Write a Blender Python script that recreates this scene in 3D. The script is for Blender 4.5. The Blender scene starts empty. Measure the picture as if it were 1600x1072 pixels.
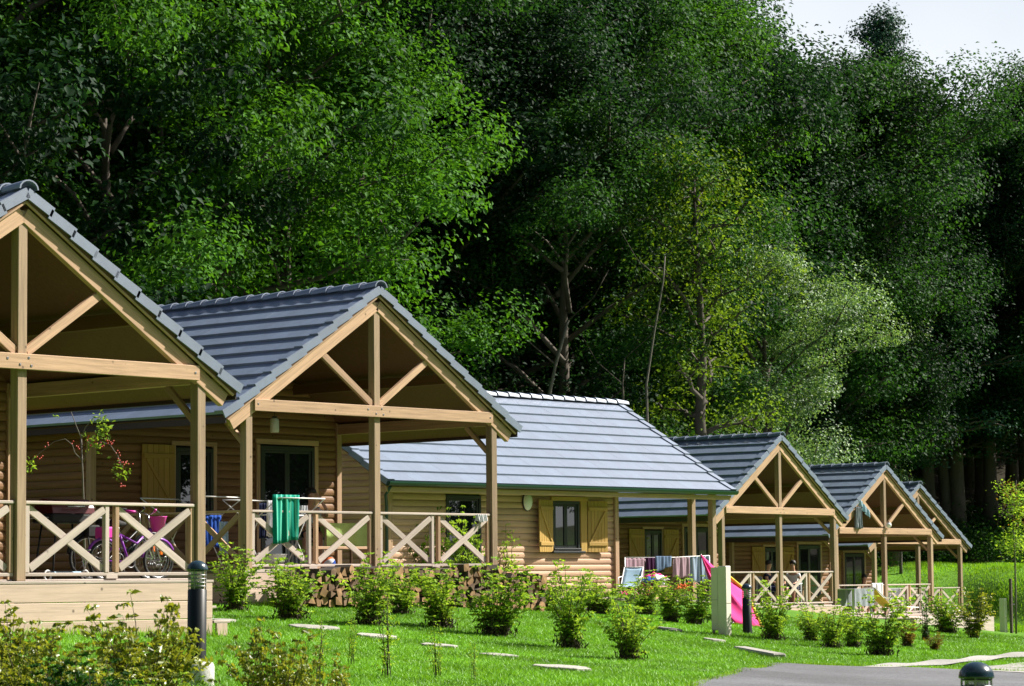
import bpy, bmesh, math, random
import numpy as np
from mathutils import Vector, Matrix
random.seed(7); RN = np.random.RandomState(11)
SC = bpy.context.scene; COL = SC.collection
# ------------------------------------------------------------------ camera, sky, sun
YAW, PITCH, ROLL, FPX = math.radians(41.885), math.radians(4.871), math.radians(-0.533), 4357.55
CAM = Vector((-31.910, -34.643, -0.208))
_f = Vector((math.cos(YAW)*math.cos(PITCH), math.sin(YAW)*math.cos(PITCH), math.sin(PITCH)))
_r = Vector((math.sin(YAW), -math.cos(YAW), 0)); _u = _r.cross(_f)
RIGHT = _r*math.cos(ROLL)+_u*math.sin(ROLL); UP = -_r*math.sin(ROLL)+_u*math.cos(ROLL); FWD = _f
cd = bpy.data.cameras.new('camera'); cam = bpy.data.objects.new('camera', cd); COL.objects.link(cam)
cam.matrix_world = Matrix(((RIGHT.x, UP.x, -FWD.x, CAM.x), (RIGHT.y, UP.y, -FWD.y, CAM.y), (RIGHT.z, UP.z, -FWD.z, CAM.z), (0, 0, 0, 1)))
cd.sensor_width = 36; cd.lens = 36*FPX/1600; cd.clip_start = .5; cd.clip_end = 3000
cd.dof.use_dof = True; cd.dof.focus_distance = 50; cd.dof.aperture_fstop = 11
SC.camera = cam
SUN = Vector((.67, -.35, .66)).normalized()
world = bpy.data.worlds.new('World'); SC.world = world; world.use_nodes = True
wn = world.node_tree; bg = wn.nodes['Background']; sky = wn.nodes.new('ShaderNodeTexSky')
sky.sky_type = 'NISHITA'; sky.sun_disc = False
sky.sun_elevation = math.asin(SUN.z); sky.sun_rotation = math.atan2(SUN.x, SUN.y)
sky.air_density = 1.0; sky.dust_density = 3.0; sky.ozone_density = 1.0
# thin bright cloud veil over the whole sky, thicker towards the horizon
wtc = wn.nodes.new('ShaderNodeTexCoord'); wsp = wn.nodes.new('ShaderNodeSeparateXYZ'); wn.links.new(wtc.outputs['Generated'], wsp.inputs[0])
wnz = wn.nodes.new('ShaderNodeTexNoise'); wnz.inputs['Scale'].default_value = 3.2; wnz.inputs['Detail'].default_value = 5; wn.links.new(wtc.outputs['Generated'], wnz.inputs['Vector'])
wma = wn.nodes.new('ShaderNodeMapRange'); wma.inputs[1].default_value = 0; wma.inputs[2].default_value = .36; wma.inputs[3].default_value = 1.2; wma.inputs[4].default_value = .0; wn.links.new(wsp.outputs[2], wma.inputs[0])
wmb = wn.nodes.new('ShaderNodeMath'); wmb.operation = 'MULTIPLY_ADD'; wmb.inputs[1].default_value = .8; wmb.inputs[2].default_value = -.4; wn.links.new(wnz.outputs[0], wmb.inputs[0])
wmc = wn.nodes.new('ShaderNodeMath'); wmc.operation = 'ADD'; wmc.use_clamp = True; wn.links.new(wma.outputs[0], wmc.inputs[0]); wn.links.new(wmb.outputs[0], wmc.inputs[1])
wmx = wn.nodes.new('ShaderNodeMix'); wmx.data_type = 'RGBA'; wn.links.new(wmc.outputs[0], wmx.inputs[0]); wn.links.new(sky.outputs[0], wmx.inputs[6]); wmx.inputs[7].default_value = (12.4, 12.6, 12.9, 1)
wn.links.new(wmx.outputs[2], bg.inputs[0]); bg.inputs[1].default_value = 0.05
sl = bpy.data.lights.new('sun', 'SUN'); sl.energy = 5.0; sl.angle = math.radians(.53); sl.color = (1, .95, .86)
so = bpy.data.objects.new('sun', sl); COL.objects.link(so); so.rotation_euler = (-SUN).to_track_quat('-Z', 'Y').to_euler()
SC.view_settings.view_transform = 'Standard'; SC.view_settings.look = 'None'; SC.view_settings.gamma = 1
SC.view_settings.use_curve_mapping = False; SC.view_settings.exposure = 1.15
SC.cycles.max_bounces = 6; SC.cycles.diffuse_bounces = 2; SC.cycles.glossy_bounces = 3; SC.cycles.transparent_max_bounces = 8
SC.cycles.use_denoising = True

def ray(px, py): return FWD+RIGHT*((px-800)/FPX)-UP*((py-536)/FPX)
def at(px, py, d): return CAM+ray(px, py)*d
# ------------------------------------------------------------------ terrain height
CP = np.array([(-14.7,-15.3,-1.07),(-9.8,-6.6,-.80),(-14,-6.7,-.82),(-18,-8,-.9),(-6,-3,-.74),(1,-.6,-.60),(5,-.6,-.62),(7,1,-.62),(12,7,-.55),
 (18,8,-.62),(24,8,-.75),(9.9,-3,-1.29),(8,-3.85,-1.22),(-3,-5,-.93),(-2,-7.2,-1.12),(-5,-9.8,-1.18),(-6.5,-12.3,-1.28),(6.5,-6,-1.42),(2.5,-9.3,-1.5),
 (-5,-13.5,-1.42),(5,-9.5,-1.58),(15,-5.5,-1.7),(-20,-20,-1.3),(-18.7,-26.2,-1.55),(-32,-35,-1.7),(-10,-20,-1.55),(0,-20,-1.7),(20,-15,-2),(30,11,-1.42),(37,13,-1.5),
 (42,17,-1.85),(49,20,-1.9),(55,24,-2.05),(61,27,-2.05),(46,14,-2.17),(30,2,-1.9),(60,10,-2.5),(0,12,-.4),(10,18,-.3),(-12,6,-.5),(30,28,-.9),(50,38,-1.2),(65,36,-2.0),(80,30,-2.3),(-30,-5,-.9),(100,10,-2.6)])
def _tps(r2): return .5*r2*np.log(r2+1e-9)
_n = len(CP); _A = np.zeros((_n+3, _n+3)); _P = np.c_[np.ones(_n), CP[:, 0]/50, CP[:, 1]/50]
_A[:_n, :_n] = _tps(((CP[:, None, :2]/50-CP[None, :, :2]/50)**2).sum(2))+np.eye(_n)*.012; _A[:_n, _n:] = _P; _A[_n:, :_n] = _P.T
_W = np.linalg.solve(_A, np.r_[CP[:, 2], 0, 0, 0])
def gz_base(x, y):
    """smooth thin-plate surface through the surveyed ground heights, easing to a level plain far away"""
    x = np.asarray(x, float); y = np.asarray(y, float); z = _W[_n]+_W[_n+1]*x/50+_W[_n+2]*y/50
    for k in range(_n): z = z+_W[k]*_tps(((x-CP[k, 0])/50)**2+((y-CP[k, 1])/50)**2)
    w = np.exp(-(((x-20)/95)**2+((y-2)/65)**2)**2)
    return z*w-1.8*(1-w)
def hill(x, y):
    x = np.asarray(x, float); y = np.asarray(y, float)
    d = -.42*x+.907*y
    dv = (x-CAM.x)*FWD.x+(y-CAM.y)*FWD.y
    a = np.maximum(d-13, 0); a = a*a/(a+6)*.62
    lat = (x-CAM.x)*RIGHT.x+(y-CAM.y)*RIGHT.y
    c_ = np.clip((lat-18.8)/4, 0, 1); b0 = np.clip(dv-(112.5-13*c_), 0, 1e9); bank = 2.5*(1-np.exp(-(b0/(5+5*c_))**2))
    b = np.maximum(dv-124, 0); b = b*b/(b+8)*.42
    h = np.maximum(a, bank*np.clip((lat-8)/6, 0, 1)+b)
    return 60*(1-np.exp(-h/60))
def gz(x, y): return gz_base(x, y)+hill(x, y)
def gzf(x, y): return float(gz(x, y))
def G(px, py, dmin=12, dmax=140):
    D = np.linspace(dmin, dmax, 1400); r = ray(px, py)
    z = CAM.z+r.z*D; g = gz(CAM.x+r.x*D, CAM.y+r.y*D); k = np.argmax(z < g)
    if z[k] >= g[k]: k = len(D)-1
    p = CAM+r*float(D[k]); return Vector((p.x, p.y, float(g[k])))
# ------------------------------------------------------------------ materials
def mat(name, base, rough=.6, metal=0, spec=.5, var=0, grain=None, bump=0, transmission=0, emit=None):
    m = bpy.data.materials.new(name); m.use_nodes = True; nt = m.node_tree; b = nt.nodes['Principled BSDF']
    b.inputs['Base Color'].default_value = (*base, 1); b.inputs['Roughness'].default_value = rough
    b.inputs['Metallic'].default_value = metal; b.inputs['Specular IOR Level'].default_value = spec
    b.inputs['Transmission Weight'].default_value = transmission
    N, L = nt.nodes, nt.links
    if var or grain:
        tc = N.new('ShaderNodeTexCoord'); mp = N.new('ShaderNodeMapping'); L.new(tc.outputs['Object'], mp.inputs[0])
        oi = N.new('ShaderNodeObjectInfo')
        ad = N.new('ShaderNodeVectorMath'); ad.operation = 'ADD'; sc = N.new('ShaderNodeVectorMath'); sc.operation = 'SCALE'
        cmb = N.new('ShaderNodeCombineXYZ'); [L.new(oi.outputs['Random'], cmb.inputs[i]) for i in range(3)]
        L.new(cmb.outputs[0], sc.inputs[0]); sc.inputs['Scale'].default_value = 37
        L.new(mp.outputs[0], ad.inputs[0]); L.new(sc.outputs[0], ad.inputs[1])
        mp.inputs['Scale'].default_value = grain or (2, 2, 2)
        nz = N.new('ShaderNodeTexNoise'); nz.inputs['Scale'].default_value = 1; nz.inputs['Detail'].default_value = 6; nz.inputs['Roughness'].default_value = .65
        L.new(ad.outputs[0], nz.inputs['Vector'])
        mr = N.new('ShaderNodeMapRange'); L.new(nz.outputs[0], mr.inputs[0]); mr.inputs[1].default_value = .3; mr.inputs[2].default_value = .7
        mr.inputs[3].default_value = 1-var; mr.inputs[4].default_value = 1+var*.7
        r2 = N.new('ShaderNodeMapRange'); L.new(oi.outputs['Random'], r2.inputs[0]); r2.inputs[3].default_value = 1-var*.6; r2.inputs[4].default_value = 1+var*.6
        mu = N.new('ShaderNodeMath'); mu.operation = 'MULTIPLY'; L.new(mr.outputs[0], mu.inputs[0]); L.new(r2.outputs[0], mu.inputs[1])
        mx = N.new('ShaderNodeVectorMath'); mx.operation = 'SCALE'; mx.inputs[0].default_value = base; L.new(mu.outputs[0], mx.inputs['Scale'])
        L.new(mx.outputs[0], b.inputs['Base Color'])
        if bump:
            bp = N.new('ShaderNodeBump'); bp.inputs['Strength'].default_value = bump; bp.inputs['Distance'].default_value = .01
            L.new(nz.outputs[0], bp.inputs['Height']); L.new(bp.outputs[0], b.inputs['Normal'])
    return m
def wood(name, base, var=.22, knots=True):
    """wood with grain along local X, knots and per-object tone"""
    m = mat(name, base, rough=.62, spec=.3, var=var, grain=(1.2, 26, 26), bump=.25)
    if knots:
        nt = m.node_tree; N, L = nt.nodes, nt.links; b = N['Principled BSDF']
        src = b.inputs['Base Color'].links[0].from_socket
        mp = [n for n in N if n.type == 'MAPPING'][0]; tc = [n for n in N if n.type == 'TEX_COORD'][0]; sc = [n for n in N if n.type == 'VECT_MATH' and n.operation == 'SCALE'][0]
        ad = N.new('ShaderNodeVectorMath'); ad.operation = 'ADD'; L.new(tc.outputs['Object'], ad.inputs[0]); L.new(sc.outputs[0], ad.inputs[1])
        vo = N.new('ShaderNodeTexVoronoi'); vo.inputs['Scale'].default_value = 3.6; L.new(ad.outputs[0], vo.inputs['Vector'])
        mr = N.new('ShaderNodeMapRange'); L.new(vo.outputs['Distance'], mr.inputs[0]); mr.inputs[1].default_value = .04; mr.inputs[2].default_value = .10; mr.inputs[3].default_value = .35; mr.inputs[4].default_value = 1
        mx = N.new('ShaderNodeVectorMath'); mx.operation = 'SCALE'; L.new(src, mx.inputs[0]); L.new(mr.outputs[0], mx.inputs['Scale']); L.new(mx.outputs[0], b.inputs['Base Color'])
    return m
def leafmat(name, base, var=.45, trans=.35, rough=.6, spec=.1, hue=0):
    m = bpy.data.materials.new(name); m.use_nodes = True; nt = m.node_tree; N, L = nt.nodes, nt.links
    b = N['Principled BSDF']; b.inputs['Roughness'].default_value = rough; b.inputs['Specular IOR Level'].default_value = spec
    g = N.new('ShaderNodeNewGeometry'); cr = N.new('ShaderNodeValToRGB'); L.new(g.outputs['Random Per Island'], cr.inputs[0])
    e = cr.color_ramp.elements
    e[0].color = (base[0]*(1-var), base[1]*(1-var*.8), base[2]*(1-var*.5), 1); e[1].color = (base[0]*(1+var*1.3), base[1]*(1+var), base[2]*(1+var*.6), 1)
    tc = N.new('ShaderNodeTexCoord'); nz = N.new('ShaderNodeTexNoise'); nz.inputs['Scale'].default_value = .55; nz.inputs['Detail'].default_value = 3; L.new(tc.outputs['Object'], nz.inputs['Vector'])
    mr = N.new('ShaderNodeMapRange'); L.new(nz.outputs[0], mr.inputs[0]); mr.inputs[1].default_value = .3; mr.inputs[2].default_value = .7; mr.inputs[3].default_value = .62; mr.inputs[4].default_value = 1.35
    mx = N.new('ShaderNodeVectorMath'); mx.operation = 'SCALE'; L.new(cr.outputs[0], mx.inputs[0]); L.new(mr.outputs[0], mx.inputs['Scale'])
    L.new(mx.outputs[0], b.inputs['Base Color'])
    tr = N.new('ShaderNodeBsdfTranslucent'); t2 = N.new('ShaderNodeVectorMath'); t2.operation = 'MULTIPLY'; t2.inputs[1].default_value = (1.7, 1.5, .6); L.new(mx.outputs[0], t2.inputs[0]); L.new(t2.outputs[0], tr.inputs[0])
    mix = N.new('ShaderNodeMixShader'); mix.inputs[0].default_value = trans; L.new(b.outputs[0], mix.inputs[1]); L.new(tr.outputs[0], mix.inputs[2])
    L.new(mix.outputs[0], N['Material Output'].inputs[0])
    return m
M = {}
M['wood'] = wood('larch_timber', (.44, .285, .175), .3)
M['post'] = wood('weathered_post_timber', (.31, .22, .14), .3)
M['woodw'] = wood('weathered_rail_timber', (.46, .385, .335), .22)
M['siding'] = wood('larch_siding_shade_tone', (.215, .108, .046), .26)  # gable cabin boards, porch shade painted into the darker base colour
M['siding_lit'] = wood('log_siding_sunlit_tone', (.50, .32, .205), .2)  # side cabin boards, sunlight painted in as a paler base colour
M['deckfloor'] = wood('grey_deck_boards', (.17, .14, .115), .2)
M['sidingw'] = wood('grey_deck_fascia', (.52, .39, .31), .2)
M['soffit'] = wood('soffit_boards', (.12, .06, .025), .2, False)  # tone lowered to deepen the shade under the porch roofs
M['shutter'] = wood('olive_shutter_paint', (.40, .25, .065), .14, False)
M['slate'] = mat('slate_blue_tile', (.115, .155, .235), rough=.46, spec=1.0, var=.13, grain=(5, 5, 5), bump=.15)
M['slate'].node_tree.nodes['Principled BSDF'].inputs['IOR'].default_value = 1.75
M['fascia'] = mat('dark_fascia', (.035, .02, .022), rough=.5)
M['gutter'] = mat('green_gutter', (.012, .05, .04), rough=.35)
M['frame'] = mat('anthracite_frame', (.018, .02, .024), rough=.4)
M['glass'] = mat('window_glass', (.010, .013, .015), rough=.01, spec=1)
M['inside'] = mat('dark_interior', (.01, .01, .01), rough=.9)
M['metal'] = mat('galvanised_bolt', (.25, .25, .26), rough=.45, metal=.8)
M['white'] = mat('white_plastic', (.75, .75, .74), rough=.4)
M['cream'] = mat('cream_cabinet_paint', (.66, .62, .52), rough=.5, var=.06, grain=(3, 3, 3))
M['black'] = mat('black_green_lacquer', (.003, .006, .007), rough=.4, spec=.35)
M['bluecap'] = mat('dark_blue_dome', (.008, .028, .045), rough=.22, spec=.8)
M['lens'] = mat('frosted_lens', (.55, .6, .58), rough=.15, transmission=.6)
M['concrete'] = mat('concrete', (.42, .41, .39), rough=.85, var=.15, grain=(6, 6, 6), bump=.4)
M['stone'] = mat('pale_flagstone', (.30, .285, .255), rough=.9, var=.18, grain=(7, 7, 7), bump=.5)
M['asphalt'] = mat('asphalt', (.105, .108, .118), rough=.9, var=.16, grain=(1.5, 1.5, 1.5), bump=.3)
M['pathm'] = mat('pale_path', (.30, .29, .27), rough=.9, var=.12, grain=(3, 3, 3))
M['bark'] = mat('bark', (.085, .068, .052), rough=.9, var=.4, grain=(3, 3, 1), bump=.8)
M['barkp'] = mat('pale_bark', (.12, .105, .085), rough=.85, var=.3, grain=(4, 4, 1.5), bump=.5)
M['twig'] = mat('twig', (.06, .045, .028), rough=.9)
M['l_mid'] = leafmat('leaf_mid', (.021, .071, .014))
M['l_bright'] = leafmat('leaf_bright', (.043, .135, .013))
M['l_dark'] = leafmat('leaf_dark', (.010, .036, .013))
M['l_pale'] = leafmat('leaf_pale', (.105, .20, .08), rough=.5, spec=.35)
M['l_yellow'] = leafmat('leaf_yellow', (.095, .175, .016))
M['l_spruce'] = leafmat('leaf_spruce', (.024, .075, .042), trans=.1)
M['l_shrub'] = leafmat('leaf_shrub', (.20, .34, .05), trans=.42)
M['l_olive'] = leafmat('leaf_olive', (.19, .235, .035), trans=.35, rough=.35, spec=.5)
M['l_rust'] = leafmat('leaf_rust', (.16, .11, .03))
M['berry'] = mat('red_berry', (.45, .03, .015), rough=.35)
def speckle(m, amt=.5, sc=90, patch=.25):
    nt = m.node_tree; N, L = nt.nodes, nt.links; b = N['Principled BSDF']; src = b.inputs['Base Color'].links[0].from_socket; tc = [n for n in N if n.type == 'TEX_COORD'][0]
    v = N.new('ShaderNodeTexVoronoi'); v.inputs['Scale'].default_value = sc; L.new(tc.outputs['Object'], v.inputs['Vector'])
    sp = N.new('ShaderNodeSeparateColor'); L.new(v.outputs['Color'], sp.inputs[0]); mr = N.new('ShaderNodeMapRange'); L.new(sp.outputs[0], mr.inputs[0]); mr.inputs[3].default_value = 1-amt; mr.inputs[4].default_value = 1+amt
    n2 = N.new('ShaderNodeTexNoise'); n2.inputs['Scale'].default_value = .35; n2.inputs['Detail'].default_value = 7; L.new(tc.outputs['Object'], n2.inputs['Vector']); m2 = N.new('ShaderNodeMapRange'); L.new(n2.outputs[0], m2.inputs[0]); m2.inputs[1].default_value = .35; m2.inputs[2].default_value = .65; m2.inputs[3].default_value = 1-patch; m2.inputs[4].default_value = 1+patch
    mu = N.new('ShaderNodeMath'); mu.operation = 'MULTIPLY'; L.new(mr.outputs[0], mu.inputs[0]); L.new(m2.outputs[0], mu.inputs[1]); mx = N.new('ShaderNodeVectorMath'); mx.operation = 'SCALE'; L.new(src, mx.inputs[0]); L.new(mu.outputs[0], mx.inputs['Scale']); L.new(mx.outputs[0], b.inputs['Base Color'])
speckle(M['asphalt'], .45, 60); speckle(M['stone'], .3, 70, .3); speckle(M['pathm'], .3, 60, .2); speckle(M['concrete'], .25, 80, .2)
# ------------------------------------------------------------------ mesh + object helpers
def new(name, me, parent=None, m=None, link_mat=False):
    o = bpy.data.objects.new(name, me); COL.objects.link(o)
    if parent: o.parent = parent
    if m is not None and me is not None:
        if link_mat:
            if not me.materials: me.materials.append(m)
            o.material_slots[0].link = 'OBJECT'; o.material_slots[0].material = m
        elif not me.materials: me.materials.append(m)
    return o
def tag(o, label=None, cat=None, group=None, kind=None):
    for k, v in (('label', label), ('category', cat), ('group', group), ('kind', kind)):
        if v: o[k] = v
    return o
def empty(name, loc=(0, 0, 0), rz=0, parent=None):
    o = bpy.data.objects.new(name, None); COL.objects.link(o); o.location = loc; o.rotation_euler = (0, 0, rz)
    o.empty_display_size = .2
    if parent: o.parent = parent
    return o
_cache = {}
def boxmesh(L, w, h, m, bev=.006):
    key = (round(L, 3), round(w, 3), round(h, 3), m.name, bev)
    if key in _cache: return _cache[key]
    bm = bmesh.new(); bmesh.ops.create_cube(bm, size=1); bmesh.ops.scale(bm, vec=(L, w, h), verts=bm.verts)
    if bev: bmesh.ops.bevel(bm, geom=bm.edges[:], offset=min(bev, min(L, w, h)*.3), segments=1, affect='EDGES')
    me = bpy.data.meshes.new('box'); bm.to_mesh(me); bm.free(); me.materials.append(m); _cache[key] = me
    return me
LM = {}
def beam(name, p0, p1, w, h, m, parent, up=(0, 0, 1), bev=.006, rel=None):
    """bar from p0 to p1; w across, h along up"""
    p0, p1 = Vector(p0), Vector(p1); x = (p1-p0); L = x.length; x.normalize(); up = Vector(up)
    if abs(x.dot(up)) > .99: up = Vector((0, 1, 0))
    y = up.cross(x).normalized(); z = x.cross(y)
    o = new(name, boxmesh(L, w, h, m, bev), parent)
    c = (p0+p1)/2
    mt = Matrix(((x.x, y.x, z.x, c.x), (x.y, y.y, z.y, c.y), (x.z, y.z, z.z, c.z), (0, 0, 0, 1))); LM[o.name] = mt
    o.matrix_local = rel @ mt if rel else mt
    return o
def box(name, lo, hi, m, parent=None, bev=.005):
    lo, hi = Vector(lo), Vector(hi); s = hi-lo
    o = new(name, boxmesh(s.x, s.y, s.z, m, bev), parent); o.location = (lo+hi)/2
    return o
def mesh_from(verts, faces, m, name='mesh', smooth=False):
    me = bpy.data.meshes.new(name); me.from_pydata([tuple(v) for v in verts], [], faces); me.materials.append(m)
    if smooth: me.polygons.foreach_set('use_smooth', [True]*len(me.polygons))
    me.update(); return me
def tube_geo(V, F, pts, radii, n=8, closed=False):
    """append a tapered tube to V, F lists"""
    pts = [Vector(p) for p in pts]; base = len(V); a = None
    for i, p in enumerate(pts):
        t = (pts[min(i+1, len(pts)-1)]-pts[max(i-1, 0)])
        if closed: t = pts[(i+1) % len(pts)]-pts[i-1]
        t.normalize()
        if a is None: a = t.orthogonal().normalized()
        a = (a-t*a.dot(t)).normalized(); b = t.cross(a)
        r = radii[i] if hasattr(radii, '__len__') else radii
        for k in range(n):
            th = 2*math.pi*k/n; V.append(p+a*(r*math.cos(th))+b*(r*math.sin(th)))
    m = len(pts)
    for i in range(m if closed else m-1):
        for k in range(n):
            j = (i+1) % m
            F.append((base+i*n+k, base+i*n+(k+1) % n, base+j*n+(k+1) % n, base+j*n+k))
    if not closed:
        F.append(tuple(base+k for k in reversed(range(n)))); F.append(tuple(base+(m-1)*n+k for k in range(n)))
def tube(name, pts, r, m, parent=None, n=8, closed=False):
    V, F = [], []; tube_geo(V, F, pts, r, n, closed); return new(name, mesh_from(V, F, m, name, True), parent)
def tubes(name, lst, m, parent=None, n=6):
    V, F = [], []
    for pts, r in lst: tube_geo(V, F, pts, r, n)
    return new(name, mesh_from(V, F, m, name, True), parent)
def ring_pts(c, r, ax=0, n=28):
    c = Vector(c); out = []
    for k in range(n):
        a = 2*math.pi*k/n; u, v = r*math.cos(a), r*math.sin(a)
        out.append(c+Vector([(0, u, v), (u, 0, v), (u, v, 0)][ax]))
    return out
def lathe(name, prof, m, parent=None, n=20):
    V, F = [], []
    for r, z in prof:
        for k in range(n): V.append((r*math.cos(2*math.pi*k/n), r*math.sin(2*math.pi*k/n), z))
    for i in range(len(prof)-1):
        for k in range(n): F.append((i*n+k, i*n+(k+1) % n, (i+1)*n+(k+1) % n, (i+1)*n+k))
    F.append(tuple(reversed(range(n)))); F.append(tuple((len(prof)-1)*n+k for k in range(n)))
    return new(name, mesh_from(V, F, m, name, True), parent)
def sheet(name, fn, nu, nv, m, parent=None, thick=.004, smooth=True):
    """thin cloth / panel: fn(u,v)->point, given thickness"""
    V = [Vector(fn(i/nu, j/nv)) for j in range(nv+1) for i in range(nu+1)]
    F = [(j*(nu+1)+i, j*(nu+1)+i+1, (j+1)*(nu+1)+i+1, (j+1)*(nu+1)+i) for j in range(nv) for i in range(nu)]
    o = new(name, mesh_from(V, F, m, name, smooth), parent)
    s = o.modifiers.new('thickness', 'SOLIDIFY'); s.thickness = thick; s.offset = 0
    return o
# ------------------------------------------------------------------ ground sheet
def axis(a, b, fine, lo, hi, nc):
    m = np.arange(a, b+.01, fine)
    l = a-np.geomspace(1, a-lo, nc)[::-1]; h = b+np.geomspace(1, hi-b, nc)
    return np.concatenate([l, m, h])
gx = axis(-36, 96, .5, -500, 900, 22); gy = axis(-38, 70, .5, -500, 900, 22)
XX, YY = np.meshgrid(gx, gy); ZZ = gz(XX, YY)+.015*np.sin(XX*1.7+YY*.9)*np.sin(YY*1.3-XX*.4)
nx, ny = len(gx), len(gy)
V = np.stack([XX.ravel(), YY.ravel(), ZZ.ravel()], 1)
idx = np.arange(nx*ny).reshape(ny, nx)
F = np.stack([idx[:-1, :-1].ravel(), idx[:-1, 1:].ravel(), idx[1:, 1:].ravel(), idx[1:, :-1].ravel()], 1)
def np_mesh(name, V, F, m, smooth=False):
    me = bpy.data.meshes.new(name); k = F.shape[1]
    me.vertices.add(len(V)); me.vertices.foreach_set('co', V.astype(np.float32).ravel())
    me.loops.add(F.size); me.loops.foreach_set('vertex_index', F.astype(np.int32).ravel())
    me.polygons.add(len(F)); me.polygons.foreach_set('loop_start', np.arange(0, F.size, k, dtype=np.int32))
    if smooth: me.polygons.foreach_set('use_smooth', np.ones(len(F), bool))
    me.update(calc_edges=True); me.materials.append(m); return me
def ground_material():
    m = bpy.data.materials.new('lawn_and_forest_floor'); m.use_nodes = True; nt = m.node_tree; N, L = nt.nodes, nt.links; b = N['Principled BSDF']
    b.inputs['Roughness'].default_value = .95; b.inputs['Specular IOR Level'].default_value = .1
    tc = N.new('ShaderNodeTexCoord'); at_ = N.new('ShaderNodeAttribute'); at_.attribute_name = 'forest'
    n1 = N.new('ShaderNodeTexNoise'); n1.inputs['Scale'].default_value = .9; n1.inputs['Detail'].default_value = 8; L.new(tc.outputs['Object'], n1.inputs['Vector'])
    n2 = N.new('ShaderNodeTexNoise'); n2.inputs['Scale'].default_value = 14; n2.inputs['Detail'].default_value = 4; L.new(tc.outputs['Object'], n2.inputs['Vector'])
    cr = N.new('ShaderNodeValToRGB'); L.new(n1.outputs[0], cr.inputs[0]); e = cr.color_ramp.elements
    e[0].position = .35; e[0].color = (.078, .19, .017, 1); e[1].position = .65; e[1].color = (.122, .275, .024, 1)
    c2 = N.new('ShaderNodeValToRGB'); L.new(n2.outputs[0], c2.inputs[0]); e = c2.color_ramp.elements
    e[0].position = .35; e[0].color = (.55, .55, .55, 1); e[1].position = .65; e[1].color = (1.15, 1.15, 1.15, 1)
    mu = N.new('ShaderNodeVectorMath'); mu.operation = 'MULTIPLY'; L.new(cr.outputs[0], mu.inputs[0]); L.new(c2.outputs[0], mu.inputs[1])
    mx = N.new('ShaderNodeMix'); mx.data_type = 'RGBA'; L.new(at_.outputs['Fac'], mx.inputs[0]); L.new(mu.outputs[0], mx.inputs[6]); mx.inputs[7].default_value = (.028, .024, .013, 1)
    L.new(mx.outputs[2], b.inputs['Base Color'])
    bp = N.new('ShaderNodeBump'); bp.inputs['Strength'].default_value = .6; bp.inputs['Distance'].default_value = .04; L.new(n2.outputs[0], bp.inputs['Height']); L.new(bp.outputs[0], b.inputs['Normal'])
    return m
gme = np_mesh('ground', V, F, ground_material(), True)
fa = gme.attributes.new('forest', 'FLOAT', 'POINT')
def forest_mask(x, y):
    d = -.42*x+.907*y; dv = (x-CAM.x)*FWD.x+(y-CAM.y)*FWD.y
    return np.clip(np.maximum((d-12)/2.5, (dv-124)/2), 0, 1)
fa.data.foreach_set('value', forest_mask(XX, YY).ravel().astype(np.float32))
tag(new('ground', gme), kind='structure')
def strip(name, A, B, dz, m, n=40, k=8):
    """ground-hugging sheet between two polylines of (x,y)"""
    def samp(P, t):
        P = [Vector(p[:2]) for p in P]; s = t*(len(P)-1); i = min(int(s), len(P)-2); return P[i].lerp(P[i+1], s-i)
    V, F = [], []
    for i in range(n+1):
        a, b = samp(A, i/n), samp(B, i/n)
        for j in range(k+1):
            p = a.lerp(b, j/k); V.append((p.x, p.y, gzf(p.x, p.y)+dz+.015*math.sin(p.x*1.7+p.y*.9)*math.sin(p.y*1.3-p.x*.4)))
    for i in range(n):
        for j in range(k): q = i*(k+1)+j; F.append((q, q+1, q+k+2, q+k+1))
    o = new(name, mesh_from(V, F, m, name, True)); o.data.update(); return tag(o, kind='structure')
road_far = [G(1070, 1074), G(1115, 1060), G(1160, 1047), G(1220, 1038), G(1300, 1040), G(1440, 1045), G(1550, 1049), G(1640, 1052)]
road_near = [Vector((-16, -27, 0)), Vector((-14, -27, 0)), Vector((-12, -28, 0)), Vector((-9, -29, 0)), Vector((-5, -30, 0)), Vector((0, -30, 0)), Vector((6, -30, 0)), Vector((14, -28, 0))]
strip('road', road_near, road_far, .02, M['asphalt'], 60, 24)
pa = [G(1345, 1043.5), G(1400, 1039), G(1470, 1034), G(1540, 1027), G(1620, 1018)]; pb = [G(1395, 1045), G(1450, 1043), G(1510, 1037.5), G(1570, 1031), G(1640, 1023)]
strip('path', pb, pa, .03, M['pathm'], 40, 4)
strip('pavement', [G(1535, 1049), G(1590, 1052), G(1660, 1056)], [G(1545, 1044), G(1590, 1038.5), G(1660, 1030)], .03, M['pathm'], 20, 4)
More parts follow.
